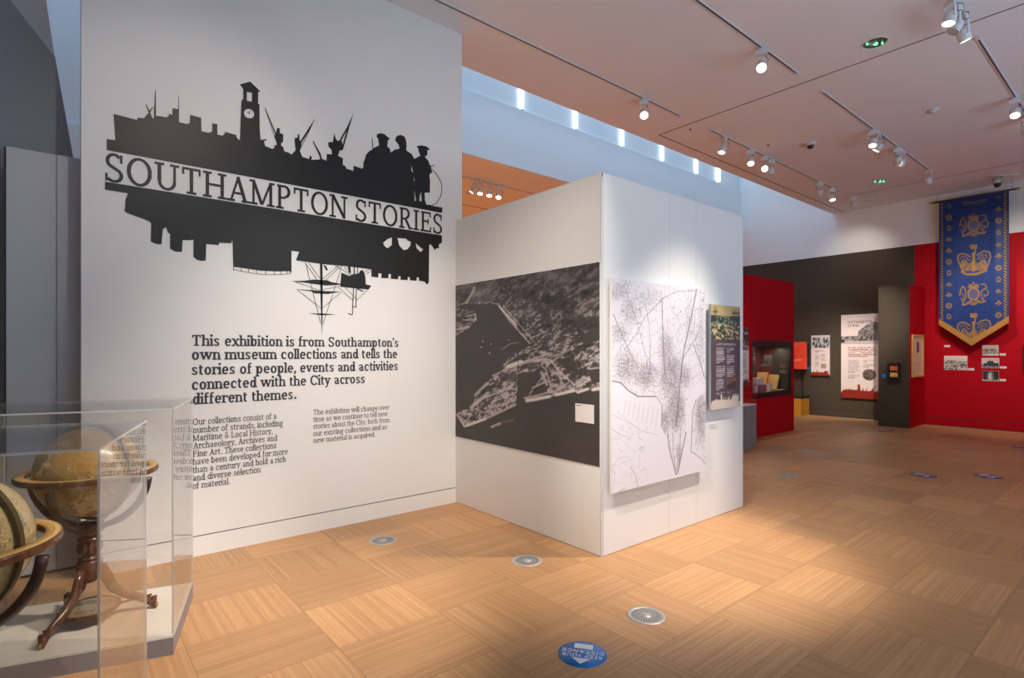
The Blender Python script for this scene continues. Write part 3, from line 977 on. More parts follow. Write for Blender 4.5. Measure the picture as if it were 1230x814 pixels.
def paint_map(c):
    A, B, U, V = c.A, c.B, c.U, c.V
    g = np.full(len(U), 226.0)
    dens = np.zeros(len(U))
    for x, y, sx, sy, k in [(752, 440, 16, 22, .8), (775, 450, 16, 16, .9), (800, 420, 10, 26, .75), (806, 450, 14, 26, 1.1), (822, 452, 9, 14, .9), (812, 490, 10, 26, 1.2), (800, 505, 6, 16, .9),
                            (757, 375, 15, 25, .55), (745, 400, 14, 16, .6), (775, 360, 22, 14, .45), (828, 385, 8, 40, .45), (842, 400, 8, 60, .5), (842, 500, 7, 32, .9), (745, 350, 16, 12, .5), (812, 390, 22, 30, .25), (815, 545, 3.5, 16, .7)]:
        dens = np.maximum(dens, k * np.exp(-((U - x) / sx) ** 2 - ((V - y) / sy) ** 2))
    water = c.inside([(734, 458), (745, 461), (766, 477), (788, 477), (794, 486), (794, 512), (800, 522), (803, 540), (812, 571), (816, 566), (824, 519), (823, 486), (830, 470), (842, 455), (847, 470), (836, 480), (832, 495), (829, 542), (843, 551), (850, 560), (850, 605), (730, 605)])
    penin = c.inside([(794, 480), (824, 480), (824, 519), (817, 560), (813, 572), (808, 555), (803, 530), (797, 520)])
    dens[water & ~penin] *= 0.06
    e1 = vor_edge(A * 21 + 1.2 * fbm(A * 9, B * 9, 2, 51), B * 13 + 1.2 * fbm(A * 9, B * 9, 2, 52), 3); e2 = vor_edge(A * 40, B * 34, 9); e3 = vor_edge(A * 62, B * 62, 17)
    n = fbm(A * 30, B * 30, 3, 8)
    lines = np.zeros(len(U))
    lines = np.maximum(lines, (e1 < 0.05) * np.clip(0.22 + dens, 0, .5) * (~water) * (fbm(A * 14, B * 14, 2, 71) > .38))
    lines = np.maximum(lines, (e2 < 0.11) * np.clip(dens * 1.1 - 0.10, 0, .55))
    lines = np.maximum(lines, (e3 < 0.26) * np.clip(dens * 1.1 - 0.30, 0, .62))
    lines = np.maximum(lines, (n > 0.55) * np.clip(dens - 0.3, 0, .6) * 0.5)
    sw = water & (V > 510) & (U < 778)
    lines = np.maximum(lines, (vor_edge(A * 9 + 1.5 * fbm(A * 12, B * 12, 2, 53), B * 9, 31) < 0.022) * sw * 0.28)
    shade = 1 - lines
    c.c[:] = np.stack([228 * shade + 96 * lines, 223 * shade + 88 * lines, 228 * shade + 92 * lines], 1)
    ink = (110, 102, 106)
    for pts, wd, k in [([(736, 457.5), (745.5, 459.5), (755, 469), (766, 476), (788, 476)], 1.3, .9), ([(788, 476), (795, 486), (795, 512), (799, 520)], 0.8, .6),
                       ([(802, 520), (804, 538), (812, 570), (814, 568), (824, 519)], 1.0, .85), ([(808, 520), (809, 545), (812, 565)], .8, .6), ([(817, 520), (817, 545), (813, 565)], .8, .6),
                       ([(837, 346), (831, 377), (821, 423), (818.5, 442), (816, 470), (812, 512)], 1.2, .75), ([(795, 358), (796, 395), (797, 425), (799, 450)], 1.1, .6), ([(775, 365), (780, 390), (781, 425), (780, 450)], .9, .4),
                       ([(836, 480), (832, 494), (830, 542), (843, 551), (847, 557)], .9, .6), ([(847, 455), (840, 432), (833, 415)], 1.0, .6), ([(840, 399), (828, 418), (820, 430), (818, 455)], 1.0, .5),
                       ([(737, 378), (748, 405), (762, 433), (766, 440)], 1.1, .5), ([(750, 420), (765, 400), (775, 380), (797, 358), (812, 350), (835, 349)], 1.0, .45), ([(752, 350), (765, 385), (775, 425), (790, 450)], .9, .35),
                       ([(735, 515), (745, 522), (757, 525)], .7, .4), ([(757, 560), (764, 572), (766, 584)], .8, .45), ([(737, 560), (742, 550), (755, 548)], .6, .35), ([(847, 370), (835, 372), (834, 400), (838, 420)], .8, .4)]:
        c.line(pts, wd, ink, k)
    for k in range(9):
        c.line([(752 + 5.5 * k, 480 + 1.5 * k), (749 + 5.5 * k, 498 + 2 * k)], 0.6, (150, 142, 146), 0.4)
    c.line([(736, 498), (756, 508), (772, 518), (790, 522)], 0.6, (150, 142, 146), 0.5)
    c.line([(742, 494), (762, 512)], 0.6, (150, 142, 146), 0.4)

print_face('print', W_BOXR, rm, 0.0505, 290, 560, paint_map, mp)
MB().wbox(W_BOXR, rm[0], rm[1], rm[2], rm[3], 0.030, 0.050).build('board', BOARD, mp)
MB().wbox(W_BOXR, rm[0] + .04, rm[1] - .04, rm[2] + .06, rm[3] - .06, 0.001, 0.030).build('batten', BOARDEDGE, mp)

# ------------------------------------------------------------------ information panel beside the map
SKY_PX = [(128.1, 180.3), (128.1, 167), (138.5, 168.4), (136.5, 136.9), (164.6, 144.1), (165.3, 141.4), (172.7, 142), (178.4, 135.3), (174.7, 125.8), (175.7, 125.4), (179.5, 133), (183.5, 128.2), (184.1, 128.6),
    (180.3, 135.3), (183.5, 143.1), (185.1, 140), (184.9, 133.5), (186.2, 108.2), (187.0, 108.2), (187.4, 139.3), (193, 139.7), (199.7, 141.1), (203.1, 138.6), (202.7, 136), (204, 137.3), (206.9, 138), (207.2, 130),
    (213.9, 131.2), (214.3, 114.3), (214.8, 114.3), (215, 146.8), (224, 149), (227.8, 148.1), (228.2, 138), (241.6, 141.6), (241.9, 157.6), (250.4, 159.6), (254.7, 158.2), (254.9, 148.1), (261, 149.2), (261, 161.6),
    (267.3, 163), (270.3, 159.6), (269.3, 158.2), (284.2, 162.3), (283.5, 163.6), (286.2, 167.7), (288, 168), (289.6, 124.5), (290.3, 120), (291.9, 119.7), (292, 106.9), (291.4, 106.2), (288, 101.5), (300.4, 98.1),
    (313.2, 110.3), (310.1, 110.3), (309.9, 124.9), (311.6, 125.4), (311.9, 154.9), (313, 167.7), (316.6, 167.7), (319.3, 166.8), (320.7, 168), (317, 169.7), (318.4, 175.4), (327.4, 179), (329.9, 176.7), (328.4, 174.5),
    (332.1, 174.5), (332.1, 171.6), (329.9, 165.7), (317.7, 129.6), (318.4, 129.6), (331.4, 159.8), (332.4, 154.2), (335.8, 153.9), (336.2, 159.8), (340.2, 161.3), (339.9, 170.1), (337.3, 172.8), (338, 175.3), (341, 177.5),
    (340.2, 178.2), (341.7, 181.9), (346.8, 183.4), (350.1, 185.6), (355, 180.4), (354.2, 174.5), (353.8, 166), (357.5, 165.4), (357.2, 161.3), (359.4, 161.6), (359.8, 168.6), (360.8, 169.4), (369.7, 155.4), (378.5, 141.8),
    (371.9, 156.8), (360.8, 179), (360.1, 181.2), (363.1, 188.5), (371.2, 191), (371.9, 187.1), (374.4, 187.8), (374.1, 191.9), (378.5, 191.8), (384.4, 191.5), (383.7, 187.8), (375.1, 168.9), (376.3, 169.4), (385.2, 184.8),
    (386.6, 190.7), (391.8, 193), (392.5, 184.8), (398.4, 185.6), (398.4, 180.4), (394.3, 176), (394, 170.8), (399.6, 170.8), (401.4, 159.8), (403.6, 167.9), (407, 169.4), (416.9, 152.4), (424.7, 135.5), (419.1, 153.9),
    (411.7, 180.4), (408, 180.7), (405.8, 187.1), (411.7, 190), (411.7, 198.1), (414.9, 199.6), (415.8, 202.5), (424.2, 205.2), (424.7, 198.9), (434.7, 202.6), (436.5, 200.4), (436.2, 196), (438.4, 190.1), (439.2, 186.4),
    (442.8, 182), (447.3, 179.1), (446.2, 166.5), (447.1, 166.2), (448.3, 178), (455.1, 174.6), (454.2, 167.3), (452, 163.6), (453.2, 160.9), (457.6, 159.9), (462, 161.4), (468.3, 166.8), (465.7, 168.7), (465.4, 173.2),
    (464.7, 175.4), (467.9, 178.6), (469.4, 183.2), (473.8, 179.8), (479.7, 178.6), (479, 174.6), (474.5, 168.7), (475.3, 165.1), (477.5, 162.8), (481.2, 162.1), (485.6, 163.9), (487.5, 168), (488.2, 174.6), (487.8, 180.5),
    (494.4, 185), (497.4, 190.9), (504.8, 186.9), (502.8, 182), (502.5, 178.6), (500, 175.8), (505.5, 174.6), (512.1, 175.8), (516.8, 179.8), (513.2, 180.1), (513.2, 185.7), (510.2, 188.6), (514.3, 193.1), (516.5, 199),
    (521.7, 198.2), (522, 198.8), (517.3, 200.4), (519.1, 207.1), (516.5, 208.5), (515.5, 210.8), (516.5, 216.6), (516.1, 231.4), (509.9, 231.4), (510.2, 240.2), (512.1, 245.9), (531.3, 249.4), (530.8, 255.7)]
# the same skyline as a unit shape (0..1 along, 0 at its foot) for the bands at the foot of the panels
SKY_WALL = [W_TEXT.pix(*p) for p in SKY_PX]
_a = [p[0] for p in SKY_WALL]; _b0 = SKY_WALL[0][1]; _s = max(p[1] for p in SKY_WALL) - _b0
SKY_UNIT = [((p[0] - min(_a)) / (max(_a) - min(_a)), (p[1] - _b0) / _s) for p in SKY_WALL]

def skyline(c, t_foot, t_top, col, s0=0.0, s1=1.0):
    pts = [(s0 + (s1 - s0) * x, t_foot - (t_foot - t_top) * y) for x, y in SKY_UNIT]
    c.poly(pts, col, 1.0, 'st')
    c.fill((c.T >= t_foot - 0.002) & (c.S >= s0) & (c.S <= s1), col)

def info_panel(name, label, W, px, d, painter, nx, ny, back=0.0, cat='information panel', edge=None, base=(215, 205, 200)):
    Wd = W.off(d)
    r = Wd.rect(*px)
    th = thing(name, label, cat, W.pt((r[0] + r[1]) / 2, r[2], (back + d) / 2))
    MB().wbox(W, r[0], r[1], r[2], r[3], max(back, 0.001), d).build('board', edge or BOARD, th)
    print_face('print', W, r, d + 0.0006, nx, ny, painter, th, base)
    return th, r

def paint_about(c):
    n = fbm(c.S * 8, c.T * 26, 4, 5); m = fbm(c.S * 22, c.T * 60, 3, 9)
    t = c.T
    sky = np.stack([205 - 30 * n, 180 - 25 * n, 128 - 20 * n], 1)
    c.fill(t < 0.33, sky)
    sea = np.stack([40 + 90 * (m > 0.52), 66 + 80 * (m > 0.52), 66 + 50 * (m > 0.52)], 1)
    c.fill((t > 0.105 + 0.03 * (n - .5)) & (t < 0.33), sea)
    crowd = np.where((m > 0.55)[:, None], np.array([[206, 182, 136]]), np.array([[58, 66, 62]]))
    c.fill((t > 0.19 + 0.04 * (n - .5)) & (t < 0.33), crowd, .85)
    for x, k in ((0.11, 1.0), (0.16, .8), (0.76, .9), (0.84, 1), (0.92, .8)):
        c.line([(x, 0.03), (x + 0.01, 0.15)], 0.02, (60, 62, 56), .8, 'st')
        c.line([(x - .05, 0.07), (x + .05, 0.065)], 0.02, (90, 84, 70), .7, 'st', 1.0)
    c.poly([(0, .1), (.16, .11), (.2, .16), (0, .17)], (48, 44, 42), .8, 'st')
    c.poly([(.62, .10), (1, .09), (1, .15), (.66, .14)], (70, 72, 66), .8, 'st')
    c.fill(t >= 0.33, (84, 72, 80))
    c.text(.17, .46, .405, .565, 9, (206, 196, 196), .75, 3); c.text(.17, .48, .585, .70, 6, (206, 196, 196), .75, 4); c.text(.17, .46, .712, .825, 6, (206, 196, 196), .75, 5)
    c.text(.53, .82, .405, .46, 3, (206, 196, 196), .75, 6); c.text(.53, .80, .475, .575, 5, (206, 196, 196), .75, 7); c.text(.53, .82, .59, .70, 6, (206, 196, 196), .75, 8)
    c.text(.17, .50, .835, .865, 2, (190, 180, 182), .6, 9); c.text(.53, .82, .83, .86, 2, (190, 180, 182), .6, 19)
    q = (c.S > .53) & (c.S < .83) & (t > .712) & (t < .815)
    c.fill(q, np.stack([70 + 130 * n, 60 + 80 * n, 60 + 30 * n], 1))
    c.poly([(.53, .77), (.83, .74), (.83, .815), (.53, .815)], (52, 46, 50), .8, 'st')
    skyline(c, 0.95, 0.855, (206, 190, 178), 0.0, 1.0)

ab, rab = info_panel('information_panel', 'narrow purple-grey text panel with a harbour painting, right of the street map', W_BOXR, (854, 367, 492.3, 889, 366.8, 488), 0.05, paint_about, 84, 240, 0.03, edge=BOARDEDGE)
ml = MB()
wa_ = rab[1] - rab[0]; hb_ = rab[3] - rab[2]
lettering(ml, W_BOXR, 'ABOUT SOUTHAMPTON', rab[0] + .17 * wa_, rab[0] + .83 * wa_, rab[3] - .387 * hb_, .018 * hb_ / 70, 9, 0.0512)
ml.build('heading', BOARD, ab)
MB().wbox(W_BOXR, rab[0] + .03, rab[1] - .03, rab[2] + .04, rab[3] - .04, 0.001, 0.03).build('batten', BOARDEDGE, ab)

def small_label(label, W, px, d=0.004):
    r = W.off(d).rect(*px)
    t = thing('caption_label', label, 'label', W.pt((r[0] + r[1]) / 2, r[2], d / 2))
    MB().wbox(W, r[0], r[1], r[2], r[3], 0.0008, d).build('card', PAPER, t)
    m = MB()
    for k in range(3):
        z = r[3] - (r[3] - r[2]) * (0.28 + 0.22 * k)
        m.wbox(W, r[0] + (r[1] - r[0]) * .12, r[1] - (r[1] - r[0]) * (.2 + .14 * k), z - (r[3] - r[2]) * .03, z + (r[3] - r[2]) * .03, d, d + .0005)
    m.build('printed_lines', GREYINK, t)
    return t
small_label('small white caption label under the purple-grey text panel on the partition', W_BOXR, (853.3, 508.5, 514, 861.5, 508, 513.2))

# ------------------------------------------------------------------ wall graphics: skyline mural, title, paragraphs
def px_poly(pts):
    return [W_TEXT.pix(*p) for p in pts]
def ellp(cx, cy, rx, ry, n=24, skew=0.15):
    return [(cx + rx * math.cos(2 * PI * k / n), cy + ry * math.sin(2 * PI * k / n) + skew * rx * math.cos(2 * PI * k / n)) for k in range(n)]

mural = thing('wall_mural', 'black vinyl skyline with cranes, clock tower and figures above the title', 'mural', W_TEXT.pt(1.6, 2.2, 0))
hol = [[(296.4, 110.5), (302.7, 111.6), (302.4, 122.4), (296.4, 120.8)], ellp(299.1, 136.6, 6.1, 5.6),
       [(321.1, 139.2), (330.4, 161.3), (329.8, 163.5)], [(370.4, 157.9), (362.1, 171.4), (361.8, 175.3)], [(416.2, 157.1), (409.9, 168.5), (411.4, 173.8)],
       [(494.2, 199), (496.2, 207.8), (493.6, 204.5)], [(497.2, 212.2), (497.9, 217.4), (496.9, 217)], [(505.5, 230.7), (506.4, 241.5), (503.6, 241.5), (504.1, 234.3)], [(497.4, 228.4), (499.6, 241.2), (497.8, 241.2)]]
mm = MB().poly(px_poly(SKY_PX), W_TEXT, 0.001, 0.003, [px_poly(h) for h in hol])
mm.build('skyline', VINYL, mural)
def stroke(mb, W, pts, wpx, d=0.003):
    q = Pen(wpx)
    q.path([(x, y) for x, y in pts], wpx)
    for f in q.q:
        mb.add([W.pt(*W.pix(*p), d) for p in f], [(0, 1, 2, 3)])
ms = MB()
stroke(ms, W_TEXT, [(519.1, 204.1), (523, 207.5), (526.1, 212.2), (529.3, 218), (530.6, 224), (530.6, 230), (529.1, 235.8), (524.7, 243.2), (521.5, 245.6), (518, 246.8), (513, 246)], 0.8)
ms.build('hoop', VINYL, mural)
ms = MB()
stroke(ms, W_TEXT, [(299.4, 133.2), (299.3, 137)], 0.9); stroke(ms, W_TEXT, [(296.6, 134.6), (299.3, 137)], 0.7)
ms.build('clock_hands', VINYL, mural)

LOW_PX = [(126, 218.2), (126, 227.8), (153.5, 232.1), (150.6, 240.2), (150.1, 251.3), (148.9, 253.1), (150.9, 254.3), (151.8, 255.6), (175, 263.9), (179.3, 266), (181.5, 268), (181, 290), (187, 292.9), (193.9, 293.5),
    (195.6, 275.4), (199.4, 272.8), (201.7, 279.7), (204.2, 280.6), (204.2, 298.6), (210.3, 302.1), (218.5, 302.4), (219.2, 288.3), (226.6, 288.6), (232.4, 287.9), (232.2, 308.5), (236.6, 312.1), (241.1, 313.2), (247, 312.9),
    (247.7, 293), (262.7, 294.4), (263.2, 291.5), (277.5, 292.2), (278.4, 289.3), (279.1, 289.3), (280.1, 320.3), (296.3, 322.5), (312.6, 325), (333.2, 325.9), (347.9, 325.4), (350, 327.6), (350, 301.1), (359.2, 302.3),
    (355.4, 312.6), (383.8, 316.6), (391.5, 317.6), (413, 319.2), (445.9, 323.4), (445.9, 332.2), (454.1, 333.2), (454.3, 328.1), (458.1, 328.5), (457.8, 333.9), (466.2, 334), (466.5, 328.9), (469.5, 329.2), (469.2, 334.6),
    (478, 335.3), (478.4, 331.6), (481.1, 331.9), (480.8, 335.9), (489.5, 336.2), (489.7, 332.6), (492.2, 333), (492.2, 336.6), (500.3, 337), (500.4, 333), (503, 333.2), (503, 337), (509.7, 338), (512.7, 341.6), (514.9, 339.3),
    (515.4, 294.1), (517.2, 293.4), (519.2, 296.1), (522.6, 300.8), (523.5, 298.1), (527, 298.1), (527, 293.4), (530.7, 291.4), (530.7, 282.6)]
lowm = thing('wall_mural', 'black vinyl upside-down reflection skyline with a ship mast below the title', 'mural', W_TEXT.pt(1.6, 1.9, 0))
lh = [[(470.5, 284.9), (470.5, 294.1), (465.4, 298.1), (461.8, 295.4), (460, 291.6), (465.1, 287.3)], [(477.3, 285.7), (487.8, 286.6), (489.5, 288.9), (493.2, 290.3), (492.8, 294.7), (489.5, 299.2), (484.7, 300.4), (479.3, 294.7)],
      [(499.2, 292), (503.6, 296.1), (508.1, 299.5), (505, 302.8), (500.3, 298.1)]]
MB().poly(px_poly(LOW_PX), W_TEXT, 0.001, 0.003, [px_poly(h) for h in lh]).build('skyline', VINYL, lowm)
Z = lambda x, y: (330 + x / 6.508, 280 + y / 6.508)
sh = MB()
for pl in ([(352, 236), (372, 238), (374, 440), (373, 640), (368, 795), (362, 640), (356, 440)], [(122, 375), (235, 371), (300, 362), (410, 368), (440, 382), (510, 394), (510, 403), (400, 409), (330, 400), (230, 385)],
           [(160, 438), (280, 444), (340, 449), (420, 454), (520, 457), (440, 468), (420, 475), (310, 470), (290, 455)], [(258, 627), (370, 627), (472, 635), (370, 640)], [(376, 246), (400, 255), (416, 288), (400, 291), (390, 268)],
           [(520, 308), (585, 335), (600, 322), (655, 315), (668, 292), (684, 287), (698, 305), (708, 345), (712, 400), (753, 410), (733, 440), (640, 432), (510, 418)], [(568, 255), (590, 258), (596, 310), (580, 310)]):
    sh.poly([W_TEXT.pix(*Z(*p)) for p in pl], W_TEXT, 0.001, 0.0031)
sh.build('mast_and_sails', VINYL, lowm)
rg = MB()
for a, b, wd in [((235, 230), (330, 362), .6), ((265, 232), (352, 352), .6), ((240, 232), (358, 705), .6), ((525, 252), (374, 715), .6), ((500, 250), (374, 357), .6), ((520, 252), (398, 366), .6), ((160, 380), (350, 446), .5), ((172, 440), (366, 590), .5),
                 ((522, 460), (366, 590), .5), ((378, 440), (505, 416), .5), ((500, 424), (612, 526), .5), ((550, 424), (636, 514), .5), ((752, 412), (640, 526), .5), ((614, 430), (606, 636), 1.0), ((637, 436), (634, 580), 1.0),
                 ((468, 250), (598, 330), .5), ((534, 254), (592, 322), .5), ((620, 262), (620, 322), 1.4), ((646, 266), (646, 320), 1.0), ((704, 302), (755, 278), .5), ((708, 320), (755, 297), .5), ((575, 626), (604, 638), 1.0), ((610, 572), (632, 580), 1.0), ((640, 432), (690, 455), 1.2)]:
    stroke(rg, W_TEXT, [Z(*a), Z(*b)], wd)
Z2 = lambda x, y: (230 + x / 6.783, 220 + y / 6.783)
for x, y in [(342, 682), (407, 690), (465, 700), (531, 708), (605, 716), (675, 716), (730, 714), (778, 712), (803, 708)]:
    stroke(rg, W_TEXT, [Z2(x, y - 4), Z2(x, y + 30)], 0.7)
stroke(rg, W_TEXT, [Z2(342, 700), Z2(407, 716), Z2(465, 728), Z2(531, 738), Z2(605, 744), Z2(675, 744), Z2(730, 742), Z2(803, 736)], 0.45)
rg.build('rigging', VINYL, lowm)

def wall_text(name, label, lines, unit, wgt):
    """lines: text, left pixel, right pixel, baseline pixel at the left end"""
    m = MB()
    for tx, u0, u1, v in lines:
        a0, b = W_TEXT.pix(u0, v)
        a1, _ = W_TEXT.pix(u1, v)
        lettering(m, W_TEXT, tx, a0, a1, b, unit, wgt, 0.0022)
    return tag(m.build(name, INK), label, 'lettering')

tb = (W_TEXT.pix(126, 219.2)[1] + W_TEXT.pix(529, 279.6)[1]) / 2
tt = (W_TEXT.pix(126, 187.6)[1] + W_TEXT.pix(529, 254.2)[1]) / 2
m = MB()
lettering(m, W_TEXT, 'SOUTHAMPTON STORIES', W_TEXT.pix(126.3, 200)[0], W_TEXT.pix(530.8, 270)[0], tb, (tt - tb) / 70, 10.5, 0.0022)
tag(m.build('title_lettering', VINYL), 'large black slab-serif title in the white band between the two skylines', 'lettering')

u_b = 0.0009
wall_text('intro_lettering', 'bold five-line introduction in black below the skylines', [
    ('This exhibition is from Southampton’s', 230.6, 478.3, 415.2), ('own museum collections and tells the', 230.4, 477.0, 432.0), ('stories of people, events and activities', 230.4, 477.6, 450.2),
    ('connected with the City across', 230.4, 438.0, 468.0), ('different themes.', 231.6, 355.8, 485.6)], 0.00115, 14.0)
wall_text('text_lettering', 'longer nine-line paragraph of small black text, left column', [
    ('Our collections consist of a', 231.6, 332.2, 510.2), ('number of strands, including', 231.4, 339.8, 520.0), ('Maritime & Local History,', 231.2, 327.4, 529.6), ('Archaeology, Archives and', 231.6, 333.2, 539.0),
    ('Fine Art. These collections', 231.4, 331.8, 548.6), ('have been developed for more', 231.4, 345.7, 558.2), ('than a century and hold a rich', 231.4, 343.4, 568.0), ('and diverse selection', 231.6, 313.2, 577.6), ('of material.', 231.4, 275.8, 587.2)], 0.00066, 10)
wall_text('text_lettering', 'short five-line paragraph of small black text, right column', [
    ('The exhibition will change over', 376.4, 467.7, 498.2), ('time as we continue to tell new', 376.2, 465.7, 506.6), ('stories about the City, both from', 376.2, 468.0, 515.0), ('our existing collections and as', 376.2, 464.6, 523.6), ('new material is acquired.', 376.2, 450.5, 532.0)], 0.00062, 9.5)

# ------------------------------------------------------------------ globe cases
def cam2w(p, z=0.0):
    return Vector((p[0] * CA + p[1] * SA, -p[0] * SA + p[1] * CA, z))
EZ = Vector((0, 0, 1))
CWD, PH, CT = 0.90, 0.09, 1.22          # case width, plinth height, top height

def slab(name, c, hu, hw, hz, thin, parent, EU, EW):
    """acrylic sheet: clear faces, paler sawn edges"""
    mb = MB()
    o = Vector(c)
    vs = [o + EU * hu * i + EW * hw * j + EZ * hz * k for k in (-1, 1) for (i, j) in ((-1, -1), (1, -1), (1, 1), (-1, 1))]
    fs = {'-z': (0, 3, 2, 1), '+z': (4, 5, 6, 7), '-w': (0, 1, 5, 4), '+u': (1, 2, 6, 5), '+w': (2, 3, 7, 6), '-u': (3, 0, 4, 7)}
    mb.add(vs, [])
    for k, f in fs.items():
        mb.f.append(list(f)); mb.m.append(0 if k[1] == thin else 1); mb.s.append(False)
    return mb.build(name, [ACRYL, ACEDGE], parent)

def vitrine(corner, label, deg, CD):
    EU = cam2w((-math.sin(R(deg)), math.cos(R(deg)))); EW = cam2w((-math.cos(R(deg)), -math.sin(R(deg))))   # along a side, along the front
    c0 = cam2w(corner)
    ctr = c0 + EU * CD / 2 + EW * CWD / 2
    v = thing('display_case', label, 'display case', (ctr.x, ctr.y, 0))
    pl = MB().frame(ctr + EZ * (PH - 0.004) / 2, EU, EW, EZ, CD / 2, CWD / 2, (PH - 0.004) / 2).build('plinth', BASEG, v)
    MB().frame(ctr + EZ * (PH - 0.002), EU, EW, EZ, CD / 2 - .001, CWD / 2 - .001, 0.002).build('deck', BASEW, v)
    t = 0.008
    hz = (CT - t - PH) / 2
    zc = PH + hz
    e = 0.0006
    slab('front_pane', ctr - EU * (CD / 2 - t / 2) + EZ * zc, t / 2, CWD / 2, hz - e, 'u', v, EU, EW)
    slab('back_pane', ctr + EU * (CD / 2 - t / 2) + EZ * zc, t / 2, CWD / 2, hz - e, 'u', v, EU, EW)
    slab('side_pane', ctr - EW * (CWD / 2 - t / 2) + EZ * zc, CD / 2 - t - e, t / 2, hz - e, 'w', v, EU, EW)
    slab('side_pane', ctr + EW * (CWD / 2 - t / 2) + EZ * zc, CD / 2 - t - e, t / 2, hz - e, 'w', v, EU, EW)
    slab('top_pane', ctr + EZ * (CT - t / 2), CD / 2, CWD / 2, t / 2, 'z', v, EU, EW)
    return v, ctr

case_far, ctr_far = vitrine((-1.676, 2.725), 'clear acrylic case on a grey plinth around the farther globe', 23.2, 0.70)
case_near, ctr_near = vitrine((-1.198, 1.60), 'clear acrylic case around the nearer globe, cut off by the photo edge', 24.5, 0.725)

def globe_material(name, sea, land, land2, outline, seed):
    g = N(name)
    co = g.coord()
    mp = g.node('ShaderNodeMapping')
    g.put(mp.inputs[0], co)
    mp.inputs['Location'].default_value = (seed, seed * 0.7, seed * 1.3)
    n = g.noise(mp.outputs[0], 6.5, 8, 0.68)
    n2 = g.noise(mp.outputs[0], 16.0, 6, 0.66)
    n3 = g.noise(mp.outputs[0], 70.0, 3, 0.6)
    seac = g.mix(n2, tuple(x * 0.78 for x in sea[:3]) + (1,), sea)
    landc = g.mix(g.math('GREATER_THAN', n2, 0.52), land, land2)
    isl = g.math('GREATER_THAN', n, 0.535)
    col = g.mix(isl, seac, landc)
    edge = g.math('LESS_THAN', g.math('ABSOLUTE', g.math('SUBTRACT', n, 0.535)), 0.006)
    col = g.mix(g.math('MULTIPLY', edge, 0.85), col, outline)
    col = g.mix(g.math('MULTIPLY', g.math('GREATER_THAN', n3, 0.57), 0.30), col, outline)
    sep = g.node('ShaderNodeSeparateXYZ')
    g.put(sep.inputs[0], co)
    lon = g.math('DIVIDE', g.math('ARCTAN2', sep.outputs[1], sep.outputs[0]), PI / 12)
    ln = g.math('LESS_THAN', g.math('ABSOLUTE', g.math('SUBTRACT', g.math('FRACT', g.math('ADD', lon, 0.5)), 0.5)), 0.014)
    lat = g.math('DIVIDE', sep.outputs[2], 0.235 / 4.5)
    lt = g.math('LESS_THAN', g.math('ABSOLUTE', g.math('SUBTRACT', g.math('FRACT', g.math('ADD', lat, 0.5)), 0.5)), 0.014)
    col = g.mix(g.math('MULTIPLY', g.math('MAXIMUM', ln, lt), 0.3), col, outline)
    g.put(g.bsdf.inputs['Base Color'], col)
    g.bsdf.inputs['Roughness'].default_value = 0.22
    g.bsdf.inputs['Coat Weight'].default_value = 0.4
    g.bsdf.inputs['Coat Roughness'].default_value = 0.08
    return g.mat

GLOBE_A = globe_material('old_globe_paper', rgb(186, 144, 78), rgb(222, 190, 134), rgb(196, 150, 78), rgb(84, 74, 52), 3.1)
GLOBE_B = globe_material('old_globe_paper_pale', rgb(196, 170, 116), rgb(228, 186, 124), rgb(142, 152, 124), rgb(84, 80, 62), 8.4)
g = N('horizon_paper')
co = g.coord()
sp = g.node('ShaderNodeSeparateXYZ'); g.put(sp.inputs[0], co)
rr = g.math('SQRT', g.math('ADD', g.math('POWER', sp.outputs[0], 2.0), g.math('POWER', sp.outputs[1], 2.0)))
base = g.mix(g.noise(co, 18, 4), rgb(196, 150, 84), rgb(222, 180, 112))
for r_ in (0.262, 0.281, 0.283, 0.297):
    base = g.mix(g.math('MULTIPLY', g.math('LESS_THAN', g.math('ABSOLUTE', g.math('SUBTRACT', rr, r_)), 0.0009), 0.6), base, rgb(96, 74, 44))
rim = g.math('GREATER_THAN', rr, 0.2995)
base = g.mix(rim, base, rgb(86, 92, 40))
g.put(g.bsdf.inputs['Base Color'], base)
g.bsdf.inputs['Roughness'].default_value = 0.35
HORIZON = g.mat

